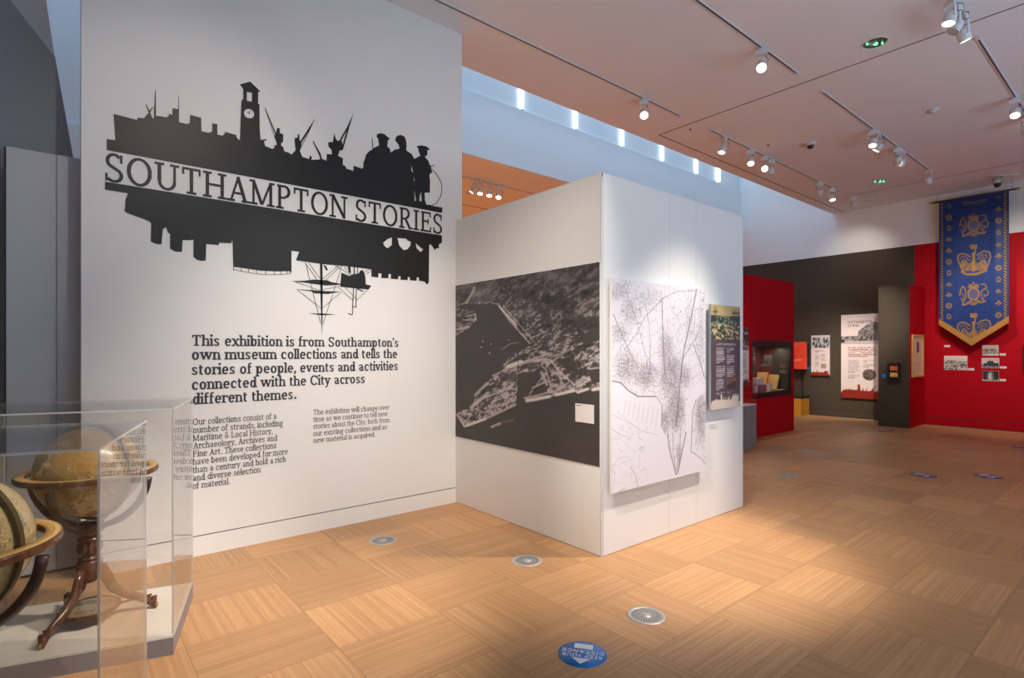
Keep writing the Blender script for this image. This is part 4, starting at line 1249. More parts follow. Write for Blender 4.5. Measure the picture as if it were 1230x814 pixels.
def globe(ctr, label, gm, mer_deg, arm_deg, armmat):
    zc, Rg, Rm, Rh = 0.872, 0.235, 0.255, 0.306
    c = Vector((ctr.x, ctr.y, 0))
    t = thing('terrestrial_globe', label, 'globe', (ctr.x, ctr.y, PH))
    # ball
    mb = MB()
    n, m_ = 64, 40
    prof = [(Rg * math.sin(PI * k / m_), -Rg * math.cos(PI * k / m_)) for k in range(m_ + 1)]
    mb.lathe(prof, (0, 0, 0), n)
    ax = Matrix.Rotation(R(mer_deg), 3, 'Z') @ Matrix.Rotation(R(28), 3, 'Y')
    gb = mb.build('ball', gm, None, (0, 0, 0))
    gb.parent = t
    gb.location = (0, 0, zc - PH)
    gb.rotation_euler = ax.to_euler()
    # meridian ring, standing upright in the plane of mer_deg
    e = Vector((math.cos(R(mer_deg)), math.sin(R(mer_deg)), 0)); f = Vector((-e.y, e.x, 0))
    mb = MB()
    k_ = 96
    vs, fs = [], []
    for i in range(k_):
        a = 2 * PI * i / k_
        d = e * math.cos(a) + EZ * math.sin(a)
        for (r_, o_) in ((Rg + .006, -.009), (Rm, -.009), (Rm, .009), (Rg + .006, .009)):
            vs.append(c + EZ * zc + d * r_ + f * o_)
        for q in range(4):
            j = (i + 1) % k_
            fs.append((i * 4 + q, i * 4 + (q + 1) % 4, j * 4 + (q + 1) % 4, j * 4 + q))
    mb.add(vs, fs)
    mb.build('meridian_ring', BRASSD, t)
    for s_ in (-1, 1):
        d = ax @ Vector((0, 0, s_))
        MB().tube([c + EZ * zc + d * (Rg - .002), c + EZ * zc + d * (Rm + .006)], 0.006, 10).build('axis_pin', BRASS, t)
    # horizon ring with its printed paper
    hr = MB().lathe([(0.262, -.026), (Rh - .004, -.026), (Rh, -.020), (Rh, -.004), (Rh - .003, 0.0), (0.262, 0.0)], c + EZ * (zc + .004), 72, closed=True).build('horizon_ring', MAHOG, t)
    hp_ = MB().lathe([(0.259, -.001), (0.259, .0022), (Rh - .003, .0022), (Rh - .003, .0001)], (0, 0, 0), 72, closed=True).build('horizon_paper', HORIZON, None, (0, 0, 0))
    hp_.parent = hr
    hp_.location = (0, 0, zc + .004 - PH)
    # four quarter-round supports down to the hub
    for k in range(4):
        a = R(arm_deg + 90 * k)
        d = Vector((math.cos(a), math.sin(a), 0))
        pts = []
        for i in range(15):
            th = R(4 + 80 * i / 14)
            pts.append(c + d * (0.286 * math.cos(th) + .004) + EZ * (zc - .022 - 0.272 * math.sin(th)))
        MB().tube(pts, (0.013, 0.019), 10).build('support_arm', armmat, t)
    zt = zc - .022 - .272
    hub = [(0, zt + .03), (.035, zt + .03), (.062, zt + .02), (.064, zt - .02), (.056, zt - .03), (.050, zt - .036)]
    MB().lathe(hub, c, 32).build('hub', MAHOG, t)
    zv = zt - .036
    mb = MB()
    prof = [(.050, zv), (.030, zv - .010), (.052, zv - .020), (.054, zv - .028), (.040, zv - .038), (.050, zv - .055), (.054, zv - .075), (.044, zv - .100), (.030, zv - .112), (.046, zv - .120), (.050, zv - .128), (.040, zv - .136)]
    n = 48
    base = len(mb.v)
    for i, (r_, z_) in enumerate(prof):
        flute = 0.10 if 3 < i < 8 else 0.0
        for q in range(n):
            a = 2 * PI * q / n
            rr_ = r_ * (1 + flute * math.cos(12 * a))
            mb.v.append((c.x + rr_ * math.cos(a), c.y + rr_ * math.sin(a), z_))
    for i in range(len(prof) - 1):
        for q in range(n):
            q2 = (q + 1) % n
            mb.f.append([base + i * n + q, base + i * n + q2, base + (i + 1) * n + q2, base + (i + 1) * n + q]); mb.m.append(0); mb.s.append(True)
    mb.build('turned_column', MAHOG, t)
    zl = zv - .132
    MB().lathe([(.040, zl), (.058, zl - .012), (.056, zl - .09), (.030, zl - .12), (0, zl - .125)], c, 28).build('leg_block', MAHOG, t)
    for k in range(3):
        a = math.atan2(-CA * 0 - 0, 1)  # placeholder angle, set below
        ang = R(LEG_DEG + 120 * k)
        d = Vector((math.cos(ang), math.sin(ang), 0))
        ctrl = [(0.045, zl - .05), (0.075, zl - .11), (0.10, zl - .17), (0.15, zl - .215), (0.215, zl - .245), (0.262, zl - .275), (0.285, zl - .315), (0.283, PH + .062), (0.278, PH + .042)]
        pts = [c + d * r_ + EZ * z_ for r_, z_ in ctrl]
        lg = MB().tube(pts, [(.020, .030), (.020, .028), (.019, .026), (.018, .023), (.017, .022), (.016, .022), (.016, .020), (.015, .017), (.012, .013)], 12).build('leg', MAHOG, t)
        sd = Vector((-d.y, d.x, 0))
        fp = c + d * 0.280
        MB().lathe([(.014, PH + .048), (.015, PH + .036), (.008, PH + .030), (.006, PH + .018)], (fp.x, fp.y, 0), 14).lathe([(.0001, -.008), (.0135, -.008), (.014, -.005), (.014, .005), (.0135, .008), (.0001, .008)], (fp.x + d.x * .012, fp.y + d.y * .012, PH + .0145), 16, axis=sd).build('caster', BRASS, lg)
        MB().tube([c + d * 0.13 + EZ * (PH + .058), c + d * 0.275 + EZ * (PH + .075)], .006, 8).build('stretcher', MAHOG, t)
    cp = MB().lathe([(0, PH + .045), (.125, PH + .045), (.137, PH + .052), (.137, PH + .066), (.131, PH + .072), (.124, PH + .068)], c, 44).build('compass_bowl', MAHOG, t)
    MB().lathe([(.124, PH + .066), (0, PH + .066)], c, 44).build('compass_card', PARCHG, cp)
    return t

g = N('compass_card_print')
co = g.coord()
sp = g.node('ShaderNodeSeparateXYZ'); g.put(sp.inputs[0], co)
an = g.math('ARCTAN2', sp.outputs[1], sp.outputs[0])
st = g.math('GREATER_THAN', g.math('SINE', g.math('MULTIPLY', an, 16.0)), 0.3)
rr = g.math('SQRT', g.math('ADD', g.math('POWER', sp.outputs[0], 2.0), g.math('POWER', sp.outputs[1], 2.0)))
ring = g.math('MULTIPLY', g.math('GREATER_THAN', rr, 0.04), g.math('LESS_THAN', rr, 0.085))
g.put(g.bsdf.inputs['Base Color'], g.mix(g.math('MULTIPLY', g.math('MULTIPLY', st, ring), 0.45), rgb(150, 128, 100), rgb(84, 70, 56)))
g.bsdf.inputs['Roughness'].default_value = 0.2
PARCHG = g.mat

def world_deg(camdeg):
    v = cam2w(Vector((math.cos(R(camdeg)), math.sin(R(camdeg)))))
    return math.degrees(math.atan2(v.y, v.x))
LEG_DEG = world_deg(-92)
cf = cam2w((-2.225, 2.90)); cn = cam2w((-1.825, 1.755))
globe(cf, 'antique globe on a mahogany tripod stand in the farther acrylic case', GLOBE_A, world_deg(-10), world_deg(-84), MAHOGD)
LEG_DEG = world_deg(-60)
globe(cn, 'paler antique globe half out of frame in the nearer acrylic case', GLOBE_B, world_deg(3), world_deg(10), MAHOGD)

# ------------------------------------------------------------------ red showcase wall, low display plinth
xr0, xr1 = 8.35, 10.83
wz = W_RED.rect(903.5, 408.3, 478.4, 950.6, 409.9, 474.4)
rs = thing('showcase_wall', 'crimson display wall with a glazed black showcase let into it', 'showcase', ((xr0 + xr1) / 2, Y_RED + 0.3, 0))
dp = 0.62
mb = MB()
mb.box(xr0, wz[0], Y_RED, Y_RED + dp, 0, H_BOX).box(wz[1], xr1, Y_RED, Y_RED + dp, 0, H_BOX)
mb.box(wz[0], wz[1], Y_RED, Y_RED + dp, 0, wz[2]).box(wz[0], wz[1], Y_RED, Y_RED + dp, wz[3], H_BOX)
mb.build('carcass', REDW, rs)
mb = MB()
e = 0.06
mb.box(wz[0], wz[1], Y_RED - 0.004, Y_RED + 0.03, wz[2], wz[2] + 0.085).box(wz[0], wz[1], Y_RED - 0.004, Y_RED + 0.03, wz[3] - 0.11, wz[3])
mb.box(wz[0], wz[0] + 0.012, Y_RED - 0.004, Y_RED + 0.03, wz[2] + .085, wz[3] - .11).box(wz[1] - 0.05, wz[1], Y_RED - 0.004, Y_RED + 0.03, wz[2] + .085, wz[3] - .11)
mb.build('showcase_frame', BLACK, rs)
MB().box(wz[0] + .001, wz[1] - .001, Y_RED + dp - 0.03, Y_RED + dp - 0.005, wz[2], wz[3]).box(wz[0] + .001, wz[0] + .01, Y_RED + .031, Y_RED + dp - .03, wz[2], wz[3]).box(wz[1] - .01, wz[1] - .001, Y_RED + .031, Y_RED + dp - .03, wz[2], wz[3]).build('showcase_lining', DARKW, rs)
shelf_z = wz[2] + 0.09
lamp_area('showcase_lamp', ((wz[0] + wz[1]) / 2, Y_RED + 0.2, wz[3] - 0.125), (0, 0, 0), 1.4, 0.08, 7, WARM)
MB().box(wz[0] + .011, wz[1] - .011, Y_RED + 0.031, Y_RED + dp - 0.031, shelf_z - 0.03, shelf_z).build('showcase_shelf', BLACK, rs)
MB().box(wz[0] + .012, wz[1] - .05, Y_RED + 0.008, Y_RED + 0.014, wz[2] + .085, wz[3] - .11).build('showcase_glass', ACRYL, rs)
def at_case(u, depth):
    W = Wall('Y', Y_RED + depth)
    return W.pix(u, 460)[0]
def easel_book(label, u, depth, wdt, hgt, lean, m1):
    x = at_case(u, depth); y = Y_RED + depth
    t = thing('exhibit_book', label, 'book', (x, y, shelf_z))
    n = Vector((-math.sin(lean), 0, math.cos(lean)))
    s_ = Vector((0, 1, 0)); q = n.cross(s_)
    MB().frame(Vector((x, y, shelf_z + .004)) + n * hgt / 2 + q * .0, q, s_, n, .012, wdt / 2, hgt / 2).build('cover', m1, t)
    MB().frame(Vector((x, y, shelf_z + .004)) + n * hgt / 2 - q * .0135, q, s_, n, .0012, wdt / 2 - .02, hgt / 2 - .03).build('picture', PAPER, t)
    MB().frame(Vector((x + .10, y, shelf_z + hgt * .35)), q, s_, Vector((math.sin(.35), 0, math.cos(.35))).normalized(), .003, .012, hgt * .33).build('stand_strut', m1, t)
def card_box(label, u, depth, sx, sy, sz, m1, zb=0.0):
    x = at_case(u, depth); y = Y_RED + depth
    t = thing('exhibit_box', label, 'box', (x, y, shelf_z + zb))
    MB().box(x - sx / 2, x + sx / 2, y - sy / 2, y + sy / 2, shelf_z + zb + .0005, shelf_z + zb + sz * .8).build('base', m1, t)
    MB().box(x - sx / 2 - .004, x + sx / 2 + .004, y - sy / 2 - .004, y + sy / 2 + .004, shelf_z + zb + sz * .8 + .0003, shelf_z + zb + sz).build('lid', m1, t)
TINM = mat('tin_grey', rgb(120, 118, 128), 0.4)
easel_book('pale yellow book propped open at the right of the showcase shelf', 926.5, 0.28, .20, .30, -.42, OAK)
easel_book('yellow framed card propped at the left of the showcase shelf', 913.5, 0.38, .20, .34, -.30, OAK)
card_box('lower grey box at the left end of the showcase shelf', 910, 0.16, .30, .16, .13, TINM)
card_box('upper pale tin standing on the lower grey box in the showcase', 910, 0.16, .20, .12, .12, PAPER, .1305)
card_box('small white cup-like box before the yellow book in the showcase', 924, 0.12, .06, .06, .13, PAPER)
card_box('small square white card box at the far left of the showcase', 906.6, 0.10, .10, .05, .12, PAPER)
for lb, u, dpt, ln in (('small cream tag lying on the showcase shelf, left of the yellow book', 920, .10, .14), ('longer cream paper lying flat at the right of the showcase shelf', 937, .15, .30)):
    x = at_case(u, dpt)
    tag(MB().box(x - ln / 2, x + ln / 2, Y_RED + dpt - .04, Y_RED + dpt + .04, shelf_z + .0005, shelf_z + .004).build('exhibit_paper', PARCH), lb, 'paper')

# small vitrine on a grey plinth in front of the red wall
px1 = 8.52; py0 = on_floor(902, 537.6)[1]
dc = thing('display_case', 'grey plinth with a low clear cover in front of the crimson wall', 'display case', (px1 - .45, (py0 + Y_RED) / 2, 0))
MB().box(px1 - .9, px1, py0, Y_RED - 0.02, 0.0, 0.66).build('plinth', BASEG, dc)
MB().box(px1 - .9, px1, py0, Y_RED - 0.02, 0.6605, 0.675).build('deck', BASEW, dc)
ct = MB()
t_ = .006
ct.box(px1 - .006, px1, py0, Y_RED - .02, .676, 1.06).box(px1 - .9, px1 - .894, py0, Y_RED - .02, .676, 1.06).box(px1 - .893, px1 - .007, py0, py0 + t_, .676, 1.06).box(px1 - .893, px1 - .007, Y_RED - .026, Y_RED - .02, .676, 1.06).box(px1 - .9, px1, py0, Y_RED - .02, 1.0605, 1.067)
ct.build('cover', ACRYL, dc)
tag(MB().box(px1 - .30, px1 - .12, py0 + .12, py0 + .24, .6755, .69).build('exhibit_paper', PARCH), 'small cream sheet inside the low cover by the crimson wall', 'paper')

def paint_redpanel(c):
    n = fbm(c.S * 6, c.T * 30, 4, 3)
    c.fill(c.T < .38, np.stack([70 + 100 * (n > .55), 52 + 90 * (n > .55), 54 + 90 * (n > .55)], 1))
    c.text(.1, .9, .42, .82, 14, (150, 130, 128), .6, 2)
    skyline(c, .94, .86, (70, 60, 76))
info_panel('information_panel', 'white and dark text panel on the crimson wall, partly behind the partition edge', W_RED, (884, 392, 465, 899.5, 394.6, 463), 0.03, paint_redpanel, 50, 90)

# ------------------------------------------------------------------ dark column with crimson side
yc1 = Y_COL; yc2 = -W_COLF.pix(1055, 430)[0]
zc_top = W_COLF.pix(1092, 341.2)[1]
cl = thing('display_column', 'charcoal and crimson boxed column standing before the back wall', 'column', ((X_COL + X_BACK) / 2, (yc1 + yc2) / 2, 0))
MB().box(X_COL, X_COL + 0.02, yc1 + .002, yc2, 0, zc_top).box(X_COL + .02, X_BACK - .032, yc2 - .02, yc2, 0, zc_top).build('front_panel', DARKW, cl)
MB().box(X_COL + 0.001, X_BACK - 0.032, yc1, yc1 + 0.0018, 0, zc_top).box(X_COL + .021, X_BACK - .032, yc1 + .0018, yc1 + .02, 0, zc_top).build('side_panel', REDW, cl)
MB().box(X_COL + .02, X_BACK - .032, yc1 + .02, yc2 - .02, zc_top - .02, zc_top).build('top_panel', DARKW, cl)

# framed double picture on the column face
def framed(label, W, px, d, fmat, fw, painter, nx, ny, base, name='framed_picture', glaze=True):
    r = W.off(d).rect(*px)
    t = thing(name, label, 'picture', W.pt((r[0] + r[1]) / 2, r[2], d / 2))
    mb = MB()
    mb.wbox(W, r[0], r[1], r[3] - fw, r[3], .001, d).wbox(W, r[0], r[1], r[2], r[2] + fw, .001, d).wbox(W, r[0], r[0] + fw, r[2] + fw, r[3] - fw, .001, d).wbox(W, r[1] - fw, r[1], r[2] + fw, r[3] - fw, .001, d)
    mb.build('frame', fmat, t)
    MB().wbox(W, r[0] + fw, r[1] - fw, r[2] + fw, r[3] - fw, .001, d * .5).build('mount', BOARD, t)
    print_face('print', W, (r[0] + fw, r[1] - fw, r[2] + fw, r[3] - fw), d * .5 + .001, nx, ny, painter, t, base)
    return t, r
def paint_double(c):
    c.c[:] = (20, 17, 16)
    n = fbm(c.S * 10, c.T * 10, 3, 2)
    c.fill((c.S > .06) & (c.S < .94) & (c.T > .06) & (c.T < .46), (226, 112, 62)); c.fill((c.S > .06) & (c.S < .94) & (c.T > .42 - .06 * n) & (c.T < .46), (60, 40, 44))
    c.text(.3, .75, .2, .32, 2, (160, 70, 50), .6, 3)
    c.fill((c.S > .06) & (c.S < .94) & (c.T > .56) & (c.T < .94), (240, 186, 104)); c.fill((c.S > .06) & (c.S < .94) & (c.T > .88 - .05 * n) & (c.T < .94), (70, 48, 36)); c.poly([(.46, .9), (.48, .78), (.53, .78), (.55, .9)], (60, 40, 30), 1, 'st')
fr, _ = framed('small black frame with two orange pictures on the charcoal column', W_COLF, (1065.6, 435.5, 456.0, 1080.6, 436.5, 457.8), 0.06, BLACK, 0.03, paint_double, 40, 60, (20, 18, 18))
tag(MB().lathe([(0, .0), (.042, 0), (.042, .004), (0, .004)], W_COLF.pt(*W_COLF.pix(1062, 451.5), 0.001), 24, axis=(-1, 0, 0), smooth=False).build('wall_sticker', BLUEV), 'round blue sticker beside the small black frame on the column', 'sticker')
def paint_cert(c):
    c.fill((c.S > .36) & (c.S < .62) & (c.T > .14) & (c.T < .42), (84, 44, 92)); c.text(.2, .8, .5, .9, 10, (176, 150, 130), .5, 4)
    c.text(.42, .56, .2, .36, 3, (190, 160, 150), .5, 4)
framed('narrow gold-framed certificate with a purple band on the column side', W_COLS, (1097.0, 401.0, 453.4, 1110.0, 402.8, 452.0), 0.03, OAK, 0.04, paint_cert, 50, 90, (222, 190, 160))

# ------------------------------------------------------------------ panels on the charcoal back wall
def paint_war(c):
    n = fbm(c.S * 10, c.T * 24, 4, 3); m = fbm(c.S * 30, c.T * 50, 3, 6)
    c.c[:] = (222, 210, 204)
    t, s = c.T, c.S
    c.poly([(0, .29), (.40, .25), (.44, .19), (.62, .12), (.78, .09), (.98, .12), (1, .11), (1, .345), (0, .345)], (206, 196, 192), 1, 'st')
    bl = c.inside([(.38, .30), (.42, .20), (.60, .13), (.78, .095), (1, .12), (1, .31), (.4, .31)], 'st')
    g = 80 + 110 * (m > .5) * n + 40 * n
    c.fill(bl, np.stack([g, g * .95, g * .93], 1))
    lowb = (t > .26) & (t < .315)
    g2 = 70 + 90 * (m > .52)
    c.fill(lowb, np.stack([g2, g2 * .95, g2 * .94], 1), .85)
    c.fill((t > .315) & (t < .355), (186, 176, 172))
    c.poly([(0, .29), (.09, .30), (.09, .335), (0, .335)], (50, 46, 46), .9, 'st')
    c.text(.17, .96, .385, .51, 6, (150, 92, 88), .75, 2)
    for a, b, z0, z1, k in ((.17, .46, .535, .70, 9), (.17, .46, .715, .765, 3), (.52, .80, .535, .575, 2), (.52, .80, .59, .635, 3), (.84, .98, .65, .70, 3)):
        c.text(a, b, z0, z1, k, (128, 118, 116), .6, k)
    c.ell(.665, .715, .155, .066, (74, 64, 58), 1, 'st'); c.fill((np.hypot((s - .665) / .155, (t - .715) / .066) < .95) & (m > .54), (116, 104, 94))
    skyline(c, .945, .83, (138, 38, 30), 0.0, 1.25)
wr, rw = info_panel('information_panel', 'largest white text panel on the charcoal wall, with a ruined street photo', W_BACK, (1010.3, 378.2, 477.0, 1062, 376.0, 480.5), 0.05, paint_war, 110, 230)
m = MB()
hh = rw[3] - rw[2]; ww = rw[1] - rw[0]
lettering(m, W_BACK, 'SOUTHAMPTON', rw[0] + .155 * ww, rw[0] + .73 * ww, rw[3] - .105 * hh, .030 * hh / 70, 12, 0.0515)
lettering(m, W_BACK, 'AT WAR', rw[0] + .155 * ww, rw[0] + .43 * ww, rw[3] - .147 * hh, .030 * hh / 70, 12, 0.0515)
m.build('heading', mat('dark_red_ink', rgb(96, 48, 46), .5), wr)

def paint_small(c):
    n = fbm(c.S * 7, c.T * 14, 3, 3); m = fbm(c.S * 18, c.T * 14, 3, 8)
    g = 60 + 130 * (m > .5)
    c.c[:] = (220, 206, 200)
    c.fill(c.T < .31, np.stack([g, g, g * .98], 1))
    c.fill((c.T < .06), (200, 196, 194))
    c.text(.2, .8, .37, .43, 2, (150, 70, 64), .8, 2)
    c.text(.2, .46, .46, .82, 14, (140, 128, 126), .6, 4); c.text(.54, .82, .46, .66, 8, (140, 128, 126), .6, 5)
    c.fill((c.S > .54) & (c.S < .82) & (c.T > .70) & (c.T < .82), (160, 140, 118))
    skyline(c, .955, .86, (140, 40, 32))
info_panel('information_panel', 'smaller white text panel with a crowd photo, left of the large one', W_BACK, (974.3, 402.5, 450.2, 996.2, 402.6, 451.6), 0.05, paint_small, 60, 110)
def paint_coral(c):
    c.c[:] = (232, 70, 48)
    c.text(.15, .7, .10, .17, 2, (250, 190, 170), .7, 2); c.text(.15, .8, .2, .38, 5, (196, 48, 36), .5, 5); c.text(.1, .9, .48, .58, 2, (180, 40, 30), .7, 4); c.text(.4, .9, .64, .72, 2, (250, 200, 180), .7, 6)
    c.poly([(.08, .98), (.06, .78), (.16, .70), (.18, .62), (.26, .62), (.28, .70), (.38, .78), (.36, .98)], (236, 200, 180), .9, 'st')
co_t, rco = info_panel('information_panel', 'coral red text board low on the charcoal wall beside the showcase wall', W_BACK, (944.5, 410.5, 442.8, 967.6, 410.6, 443.2), 0.22, paint_coral, 50, 60, 0.12, edge=ORANGEB)
MB().wbox(W_BACK, rco[0] + .05, rco[1] - .02, rco[2] + .05, rco[3] - .05, .001, .12).build('backing_box', BLACK, co_t)
a_, b_ = W_BACK.pix(964, 443)
MB().wbox(W_BACK, a_ - .012, a_ + .012, .163, rco[2] + .05, .002, .03).build('cable_cover', BLACK, co_t)
for lb, u, v in (('round blue sticker between the coral board and the small panel', 971.5, 441.8), ):
    tag(MB().lathe([(0, .0), (.045, 0), (.045, .004), (0, .004)], W_BACK.pt(*W_BACK.pix(u, v), 0.001), 24, axis=(-1, 0, 0), smooth=False).build('wall_sticker', BLUEV), lb, 'sticker')

# ochre bench with a black top under the coral board
bx0, bx1 = 13.36, X_BACK - 0.035
by0 = -Wall('X', bx0).pix(962, 480)[0]
bt = thing('bench', 'ochre box bench with a black seat against the charcoal wall', 'bench', ((bx0 + bx1) / 2, by0 + .6, 0))
MB().box(bx0, bx1, by0, by0 + 1.2, 0.0, .40).build('base', YELLOWB, bt)
MB().box(bx0 - .01, bx1, by0 - .01, by0 + 1.2, .4005, .455).build('seat', BLACK, bt, bevel=.008)

# ------------------------------------------------------------------ banner on the crimson wall
WB = W_BACK.off(0.20)
tl, tr_ = WB.pix(1128, 241.2), WB.pix(1212, 230.6)
a0, a1 = tl[0], tr_[0]
ztop = (tl[1] + tr_[1]) / 2
zs = (WB.pix(1128.6, 386)[1] + WB.pix(1212, 378)[1]) / 2
ztip = WB.pix(1168.4, 408.6)[1]
ban = thing('banner', 'tall blue banner with gold crowns and a pointed fringed foot on the crimson wall', 'banner', WB.pt((a0 + a1) / 2, ztip))
def ban_shape(S, T):
    lowr = zs + (ztip - zs) * (1 - np.abs(2 * (S - .483) / (1.0)) ).clip(0, 1)
    return a0 + (a1 - a0) * S, ztop + (lowr - ztop) * T
def ban_warp(S, T):
    return 0.012 * np.sin(S * 9 + T * 1.5) * T + 0.018 * np.exp(-((S - .82) / .06) ** 2) * np.clip(T * 2, 0, 1) * (1.1 - T)
def paint_banner(c):
    n = fbm(c.S * 50, c.T * 90, 2, 4)
    c.c[:] = np.stack([20 + 8 * n, 46 + 12 * n, 100 + 20 * n], 1)
    gold = (158, 114, 60)
    dim = (120, 96, 70)
    K = lambda x, y, dy=0.0: (1145 + x / 7.4, 225 + y / 7.4 + dy)
    nz = fbm(c.U * 0.9, c.V * 0.9, 2, 6)
    for dy in (0, 82.6):
        # coat of arms
        c.ell(1169.3, 270.3 + dy, 6.4, 6.9, (86, 88, 118), .9); c.ell(1169.3, 270.3 + dy, 6.6, 7.1, gold, .95, ring=.13)
        for pts, wd in (([(135, 278), (145, 250), (165, 262), (180, 232), (197, 260), (218, 248), (225, 276), (135, 278)], 1.3), ([(150, 268), (212, 266)], 1.6), ([(58, 345), (66, 300), (85, 268), (104, 285), (112, 330), (108, 380), (84, 405), (96, 432)], 1.7), ([(72, 330), (92, 345), (88, 385)], 1.1), ([(66, 372), (80, 400)], 1.0),
                        ([(250, 248), (285, 252), (296, 282), (270, 296), (246, 318), (250, 372), (276, 400)], 1.6), ([(300, 300), (316, 320), (300, 352), (268, 340)], 1.4), ([(280, 350), (262, 385)], 1.1), ([(84, 432), (120, 425), (150, 398), (182, 420), (214, 394), (250, 410), (284, 398)], 2.2), ([(120, 412), (182, 434), (240, 405)], 1.2)):
            c.line([K(x, y, dy) for x, y in pts], wd, gold, .85)
        # crown
        body = c.inside([K(82, 745, dy), K(60, 690, dy), K(80, 650, dy), K(110, 655, dy), K(140, 680, dy), K(182, 640, dy), K(225, 675, dy), K(255, 640, dy), K(290, 645, dy), K(300, 680, dy), K(288, 735, dy)])
        c.fill(body & (nz > .42), gold, .9); c.fill(body & (nz <= .42), dim, .6)
        for pts, wd in (([(84, 745), (62, 690), (40, 640), (44, 604), (72, 588), (110, 592), (150, 616)], 1.9), ([(288, 735), (312, 680), (332, 615), (324, 580), (290, 565), (250, 575), (214, 602)], 1.9), ([(78, 752), (120, 772), (200, 772), (292, 738)], 3.0), ([(182, 590), (182, 740)], 3.4),
                        ([(156, 512), (208, 512), (206, 540), (158, 542), (156, 512)], 1.6), ([(170, 540), (195, 540), (195, 585), (168, 588)], 1.8), ([(156, 527), (208, 526)], 2.0), ([(62, 630), (90, 610), (120, 622), (134, 650), (150, 640)], 1.0), ([(72, 655), (98, 640), (120, 660)], 1.0),
                        ([(215, 640), (232, 612), (262, 598), (296, 600), (300, 625)], 1.0), ([(238, 640), (262, 618), (282, 632)], 1.0)):
            c.line([K(x, y, dy) for x, y in pts], wd, gold, .9)
    # top scroll
    c.line([(1156.5, 243.2), (1170, 243.5), (1184, 239.6)], 3.2, dim, .7); c.line([(1155.5, 246), (1172, 246.5), (1185, 241.5)], .8, dim, .6)
    # small emblems down both sides
    ly = [247.5, 261.4, 274.2, 287.4, 301.3, 314.3, 328, 341.5, 354.3, 367.1, 380.4, 392]
    ry = [236.3, 251.5, 265, 279.5, 293.8, 307.4, 321.6, 336, 349.5, 364, 378.3, 389.5]
    for x0, ys, ph in ((1139.8, ly, 0), (1199.4, ry, 3)):
        for k, y in enumerate(ys):
            q = (k + ph) % 4
            kk = .5 if k == 0 else .85
            if q == 1:
                c.ell(x0, y, 2.9, 2.5, gold, kk, ring=.36); c.ell(x0, y, .9, .8, gold, kk)
            elif q == 2:
                c.ell(x0, y - .6, 2.0, 2.2, gold, kk, ring=.3); c.line([(x0 - 2, y + 2.6), (x0 + 2.6, y + 1.6)], .9, gold, kk)
            elif q == 3:
                c.ell(x0, y - .8, 1.6, 1.5, gold, kk); c.line([(x0 - 3.4, y - .6), (x0 - 1.6, y + 1.8), (x0 + 1.6, y + 1.8), (x0 + 3.4, y - .8)], 1.2, gold, kk)
            else:
                for dx, dy_ in ((-2.2, .4), (2.2, .0), (0, -2.0)):
                    c.ell(x0 + dx, y + dy_, 1.6, 1.4, gold, kk)
                c.line([(x0, y), (x0 + .6, y + 3)], .8, gold, kk)
    # rope borders
    for s0, s1 in ((.028, .066), (.930, .968)):
        band = (c.S > s0) & (c.S < s1)
        st_ = np.mod(c.B * 18 + (c.S - s0) * 18, 1.0) < .45
        c.fill(band, (58, 50, 48), .9); c.fill(band & st_, (160, 128, 84), .9)
print_face('cloth', WB, None, 0.0, 150, 330, paint_banner, ban, (20, 50, 120), CLOTH, ban_shape, ban_warp)
# fringe along the pointed foot
tipa = a0 + (a1 - a0) * .483
for (x0, z0, x1, z1) in ((a0, zs, tipa, ztip), (tipa, ztip, a1, zs)):
    mb = MB()
    n = 30
    for k in range(n):
        f0, f1 = k / n, (k + .86) / n
        p, q = (x0 + (x1 - x0) * f0, z0 + (z1 - z0) * f0), (x0 + (x1 - x0) * f1, z0 + (z1 - z0) * f1)
        mb.poly([(p[0], p[1] + .012), (p[0], p[1] - .10 - .004 * (k % 3)), (q[0], q[1] - .10 - .004 * (k % 3)), (q[0], q[1] + .012)], WB, .004 + .003 * (k % 2), .016 + .003 * (k % 2))
    mb.poly([(x0, z0 + .018), (x0, z0 - .02), (x1, z1 - .02), (x1, z1 + .018)], WB, .003, .015)
    mb.build('fringe', GOLD, ban)
MB().tube([WB.pt(a0 - .09, ztop + .01, -.01), WB.pt(a1 + .09, ztop + .01, -.01)], .018, 14).build('pole', MAHOGD, ban)
for s_, aa in ((-1, a0 - .09), (1, a1 + .09)):
    MB().lathe([(0, -.01), (.03, 0), (.02, .02), (.028, .04), (.010, .06), (.0, .10)], WB.pt(aa, ztop + .01, -.01), 14, axis=(0, -s_, 0)).build('finial', BRASS, ban)
    MB().tube([WB.pt(aa - s_ * .05, ztop + .012, -.01), WB.pt(aa - s_ * .05, ztop + .10, -.01), WB.pt(aa - s_ * .05, Z_CEIL - .001, -.012)], .004, 6).build('hanging_wire', STEEL, ban)

